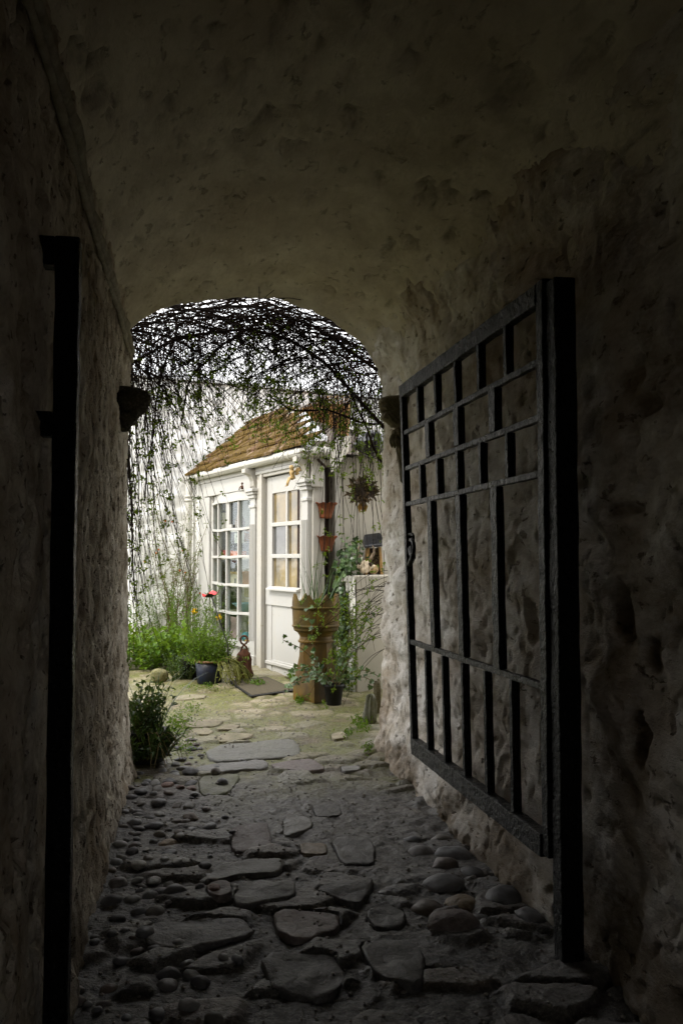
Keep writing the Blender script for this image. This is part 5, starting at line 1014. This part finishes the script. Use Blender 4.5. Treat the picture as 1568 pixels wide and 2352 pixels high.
mb = MB(); mb.lathe([(.045, 0), (.05, .02), (.04, .12), (.05, .17), (.045, .2)], 18, fpd(2.27, -.2, 1.642)); mb.box((2.16, -.3, 1.62), (2.4, -.12, 1.64), fpd); disp('pale_jug', mb, flat('palejug', (.52, .46, .38)), 'pale jug on a shelf in the left top pane', 'jug', True)

# ------------------------------------------------------------------ rose by the downpipe, garden beyond
rb = fp(3.05, .28, 0); rb[2] = float(zg(rb[1])); rose = thing('climbing_rose', rb, 'thin rambling rose with orange hips against the downpipe', 'plant'); ms, ml = MB(), MB(); tips = []
for _ in range(22):
    d = np.array([rnd(-.25, .35), rnd(-.2, .2), 1]); p = rb+np.array([rnd(-.15, .15), rnd(-.1, .1), 0]); pts = [p]; L = rnd(.9, 2.0)
    for i in range(14): d = d+rv(.16); d[2] = max(d[2], .25); d = d/np.linalg.norm(d); pts.append(pts[-1]+d*L/14)
    ms.tube(pts, [.0065*(1-.75*i/14) for i in range(15)], 5, False)
    for i in range(4, 15):
        for _ in range(7): ml.leaf(pts[i]+rv(.04), rv(), rv(.5)+np.array([0, 0, 1]), rnd(.018, .035), rnd(.010, .018))
        if i % 3 == 0:
            e = rv(); e[2] = abs(e[2]); q = pts[i]+e*.2; ms.tube([pts[i], (pts[i]+q)/2+rv(.02), q], .002, 4, False); tips.append(q)
            for _ in range(10): f = random.random(); ml.leaf(pts[i]*(1-f)+q*f+rv(.015), rv(), rv(.5)+np.array([0, 0, 1]), rnd(.016, .03), rnd(.009, .016))
ms.build('canes', STEM, rose); tag(ml.build('foliage', L_ROSE, rose), None, None, None, 'stuff')
for q in random.sample(tips, 18): MB().ico(q, (.011, .011, .013), 2).build('rose_hip', HIP, rose, True)
ga = at(330, 1440, 14.5); ms, ml = MB(), MB()
def bushes(name, label, px, py, d, n, h, spread, L, mat, cat='shrub'):
    c = at(px, py, d); c[2] = float(zg(c[1])); ms, ml = MB(), MB()
    for _ in range(n): a, r = rnd(0, 6.28), spread*sqrt(random.random()); leafy(c+np.array([r*cos(a), r*sin(a), 0]), 5, h*rnd(.6, 1.05), .5, L, ms, ml, .5, leafn=16, r=.004)
    plant_thing(name, label, cat, c, [('branches', ms, STEM), ('foliage', ml, mat)])
bushes('garden_shrub', 'light green shrub beside the white house wall end', 345, 1400, 13.0, 26, 1.5, .5, .06, L_BRIGHT); bushes('garden_shrub', 'yellow-green shrub far back at the left edge of the opening', 300, 1400, 16.5, 40, 1.8, 1.2, .07, L_YEL); bushes('garden_shrub', 'dark green shrub low in the garden beyond the left wall', 305, 1450, 12.0, 24, .75, .55, .06, L_DARK)
def tree(px, d, h, label):
    c = at(px, 1283, d); c[2] = .2; t = thing('bare_tree', c, label, 'tree'); mb = MB(); ml = MB()
    def br(p, dr, L, r, lv):
        pts = [p]
        for i in range(5): dr = dr+rv(.17); dr[2] += .03; dr = dr/np.linalg.norm(dr); pts.append(pts[-1]+dr*L/5)
        mb.tube(pts, [r*(1-.35*i/5) for i in range(6)], 5, False)
        if lv == 0:
            for _ in range(5): ml.leaf(pts[-1]+rv(.12), rv(), rv(), .05, .03)
            return
        for k in range(3 if lv > 1 else 4): br(pts[rnd(0, 1) < .4 and 3 or 5], dr+rv(.8), L*.66, r*.6, lv-1)
    br(c, np.array([0, 0, 1.]), h*.33, .09, 4); mb.build('trunk', STEM, t); tag(ml.build('crown', L_YEL, t), None, None, None, 'stuff')
tree(318, 19, 4.2, 'sparse pale tree rising in the garden behind the left vine curtain'); tree(230, 22, 5.0, 'bare tree at the far left of the garden')
mb = MB()
for _ in range(9000): x, y = rnd(-9, -.9), rnd(11.5, 22); mb.blade((x, y, float(zg(y))-.01), (rnd(-.5, .5), rnd(-.5, .5), 1), rnd(.06, .16), .012, .3, 2)
tag(mb.build('lawn', L_BRIGHT), 'bright grass in the garden beyond', 'grass', None, 'stuff')

# ------------------------------------------------------------------ the vine over the arch
vn0 = thing('hanging_vine', (.5, 6.75, 3.1), 'tangled mostly bare climbing vine hanging like a curtain over the arch opening', 'vine')
def vx_(px, d): return at(px, 1283, d)[0]
topx = np.array([-.9, -.55, -.35, -.1, .15, .5, .85, 1.1, 1.35, 1.7]); topz = np.array([2.75, 2.92, 3.0, 3.1, 3.18, 3.22, 3.20, 3.08, 2.95, 2.8])
lenx = np.array([-.9, -.55, -.40, -.32, -.22, -.10, .05, .25, .45, .70, .9, 1.1, 1.3, 1.6]); lenz = np.array([.9, 1.05, 1.35, 1.65, 1.98, 2.22, 2.36, 2.40, 2.36, 2.26, 2.20, 2.12, 2.0, 1.85])     # height of the fringe
md, mt_, ml = MB(), MB(), MB()
def strand(p, d, L, r, k, drift, grav, mb_, leafp=0.0, n=3, zmin=.15):
    pts = [np.array(p, float)]; d = np.array(d, float); d = d/np.linalg.norm(d)
    for i in range(k):
        d = d+np.array([rnd(-1, 1)*drift, rnd(-1, 1)*drift*.6, rnd(-.5, .5)*drift])+np.array([0, 0, -grav]); d = d/np.linalg.norm(d); q = pts[-1]+d*L/k
        q[1] = max(q[1], yend(q[0])+.10)
        if q[2] < zmin: break
        pts.append(q)
    if len(pts) < 3: return pts
    mb_.tube(pts, [r*(1-.55*i/len(pts)) for i in range(len(pts))], n, False)
    for i in range(1, len(pts)):
        if random.random() < leafp*1.25*(i/len(pts))**2.6:
            for _ in range(random.randint(4, 9)): ml.leaf(pts[i]+rv(.015), rv()+np.array([0, 0, .1]), rv(.6)+np.array([0, -.5, .5]), rnd(.018, .036), rnd(.010, .018))
    return pts
for _ in range(860):         # hanging twigs
    x = rnd(-.75, 1.6)
    if random.random() < .08: x = rnd(-.75, -.22)
    y = yend(x)+rnd(.12, .85); z0 = np.interp(x, topx, topz)-abs(random.gauss(0, .16))+.02; zb_ = np.interp(x, lenx, lenz)+random.gauss(.05, .13)
    if zb_ > z0-.15: zb_ = z0-.25
    strand((x, y, z0), (random.gauss(0, .38), rnd(-.3, .3), rnd(-.5, -1.2)), (z0-zb_)*1.06, rnd(.0018, .0036), 13, .12, .11, mt_, .33)
for _ in range(470):         # the woven band under the crown
    x = rnd(-.8, 1.6); y = yend(x)+rnd(.11, .6); z0 = np.interp(x, topx, topz)-abs(random.gauss(0, .11)); sgn = random.choice((-1, 1))
    strand((x, y, z0), (sgn, rnd(-.3, .3), rnd(-.35, .45)), rnd(.5, 1.3), rnd(.0026, .006), 14, .14, .055, md, .0)
for _ in range(240):         # twigs that sweep sideways from the band
    x = rnd(-.6, 1.5); y = yend(x)+rnd(.11, .7); z0 = np.interp(x, topx, topz)-rnd(.1, .5)
    strand((x, y, z0), (random.choice((-1, 1)), rnd(-.2, .2), rnd(-.6, .2)), rnd(.3, .9), rnd(.002, .0035), 12, .16, .10, mt_, .06)
for _ in range(26):          # long green whips at the right, in front of the low wall
    x = rnd(.98, 1.42); y = yend(x)+rnd(.15, .8); strand((x, y, rnd(2.1, 2.5)), (random.gauss(0, .15), 0, -1), rnd(.8, 1.9), .0026, 15, .08, .08, mt_, .45)
for _ in range(34):          # whips arching low from behind the right wall end
    y = rnd(6.75, 7.3); strand((1.62, y, rnd(.6, 1.2)), (-1, rnd(-.2, .2), rnd(-.2, .5)), rnd(.4, .95), .0026, 12, .10, .13, mt_, .55)
for _ in range(24):          # long curtain at the left reaching the plants
    x = rnd(-.85, -.36); y = yend(x)+rnd(.15, .8); strand((x, y, rnd(1.4, 2.2)), (rnd(-.1, .35), 0, -1), rnd(.6, 1.3), .003, 12, .08, .03, mt_, .2)
for x, dx, L in ((.13, -.05, .34), (.17, -.10, .30), (.44, -.03, .46), (.46, .05, .40), (.50, .10, .22)):
    p = np.array([x, yend(x)+.02, np.interp(x, topx, topz)-.17]); mt_.tube([p, p+np.array([dx*.4, -L*.5, .0]), p+np.array([dx, -L, -.02])], .0026, 4, False)
p = np.array([.47, yend(.47)-.20, 3.0]); mt_.tube([p, p+np.array([.06, -.08, .005]), p+np.array([.15, -.11, 0]), p+np.array([.22, -.12, -.01])], .0024, 4, False)
mains = [[(1.75, 6.9, 2.0), (1.35, 6.85, 2.42), (1.05, 6.8, 2.72), (.75, 6.7, 2.92), (.35, 6.6, 2.98), (-.1, 6.5, 2.86), (-.5, 6.4, 2.6)], [(1.7, 6.8, 2.55), (1.3, 6.75, 2.78), (.9, 6.65, 3.02), (.45, 6.5, 3.12), (-.05, 6.4, 3.04), (-.5, 6.3, 2.82)],
         [(1.6, 6.95, 1.75), (1.38, 6.9, 2.15), (1.3, 6.85, 2.35), (1.15, 6.8, 2.6), (.95, 6.7, 2.85)], [(1.7, 6.9, 2.35), (1.3, 6.85, 2.33), (1.0, 6.8, 2.43), (.75, 6.75, 2.40), (.55, 6.7, 2.5)], [(-.1, 6.5, 2.95), (-.22, 6.5, 2.6), (-.27, 6.5, 2.2), (-.33, 6.55, 1.7)], [(.6, 6.6, 3.1), (.2, 6.6, 2.85), (-.02, 6.6, 2.6), (-.08, 6.6, 2.25)], [(-.6, 6.5, 2.9), (-.45, 6.45, 2.3), (-.42, 6.5, 1.6), (-.38, 6.5, 1.0)]]
for k, pts in enumerate(mains):
    pts = [np.array(p) for p in pts]; out = []
    for i in range(len(pts)-1):
        for f in np.linspace(0, 1, 7)[:-1]: out.append(pts[i]*(1-f)+pts[i+1]*f+rv(.012))
    out.append(pts[-1])
    for _ in range(2): out[1:-1] = [(out[i-1]+2*out[i]+out[i+1])/4 for i in range(1, len(out)-1)]
    mb = MB(); r0 = (.016, .014, .012, .010, .009, .011, .009)[k]; mb.tube(out, [r0*(1-.5*i/len(out)) for i in range(len(out))], 7, False); mb.build('main_stem', TWIG, vn0, True)
tag(md.build('woven_twigs', TWIG, vn0), None, None, None, 'stuff'); tag(mt_.build('hanging_twigs', TWIG, vn0), None, None, None, 'stuff'); tag(ml.build('leaves', L_VINE, vn0), None, None, None, 'stuff')
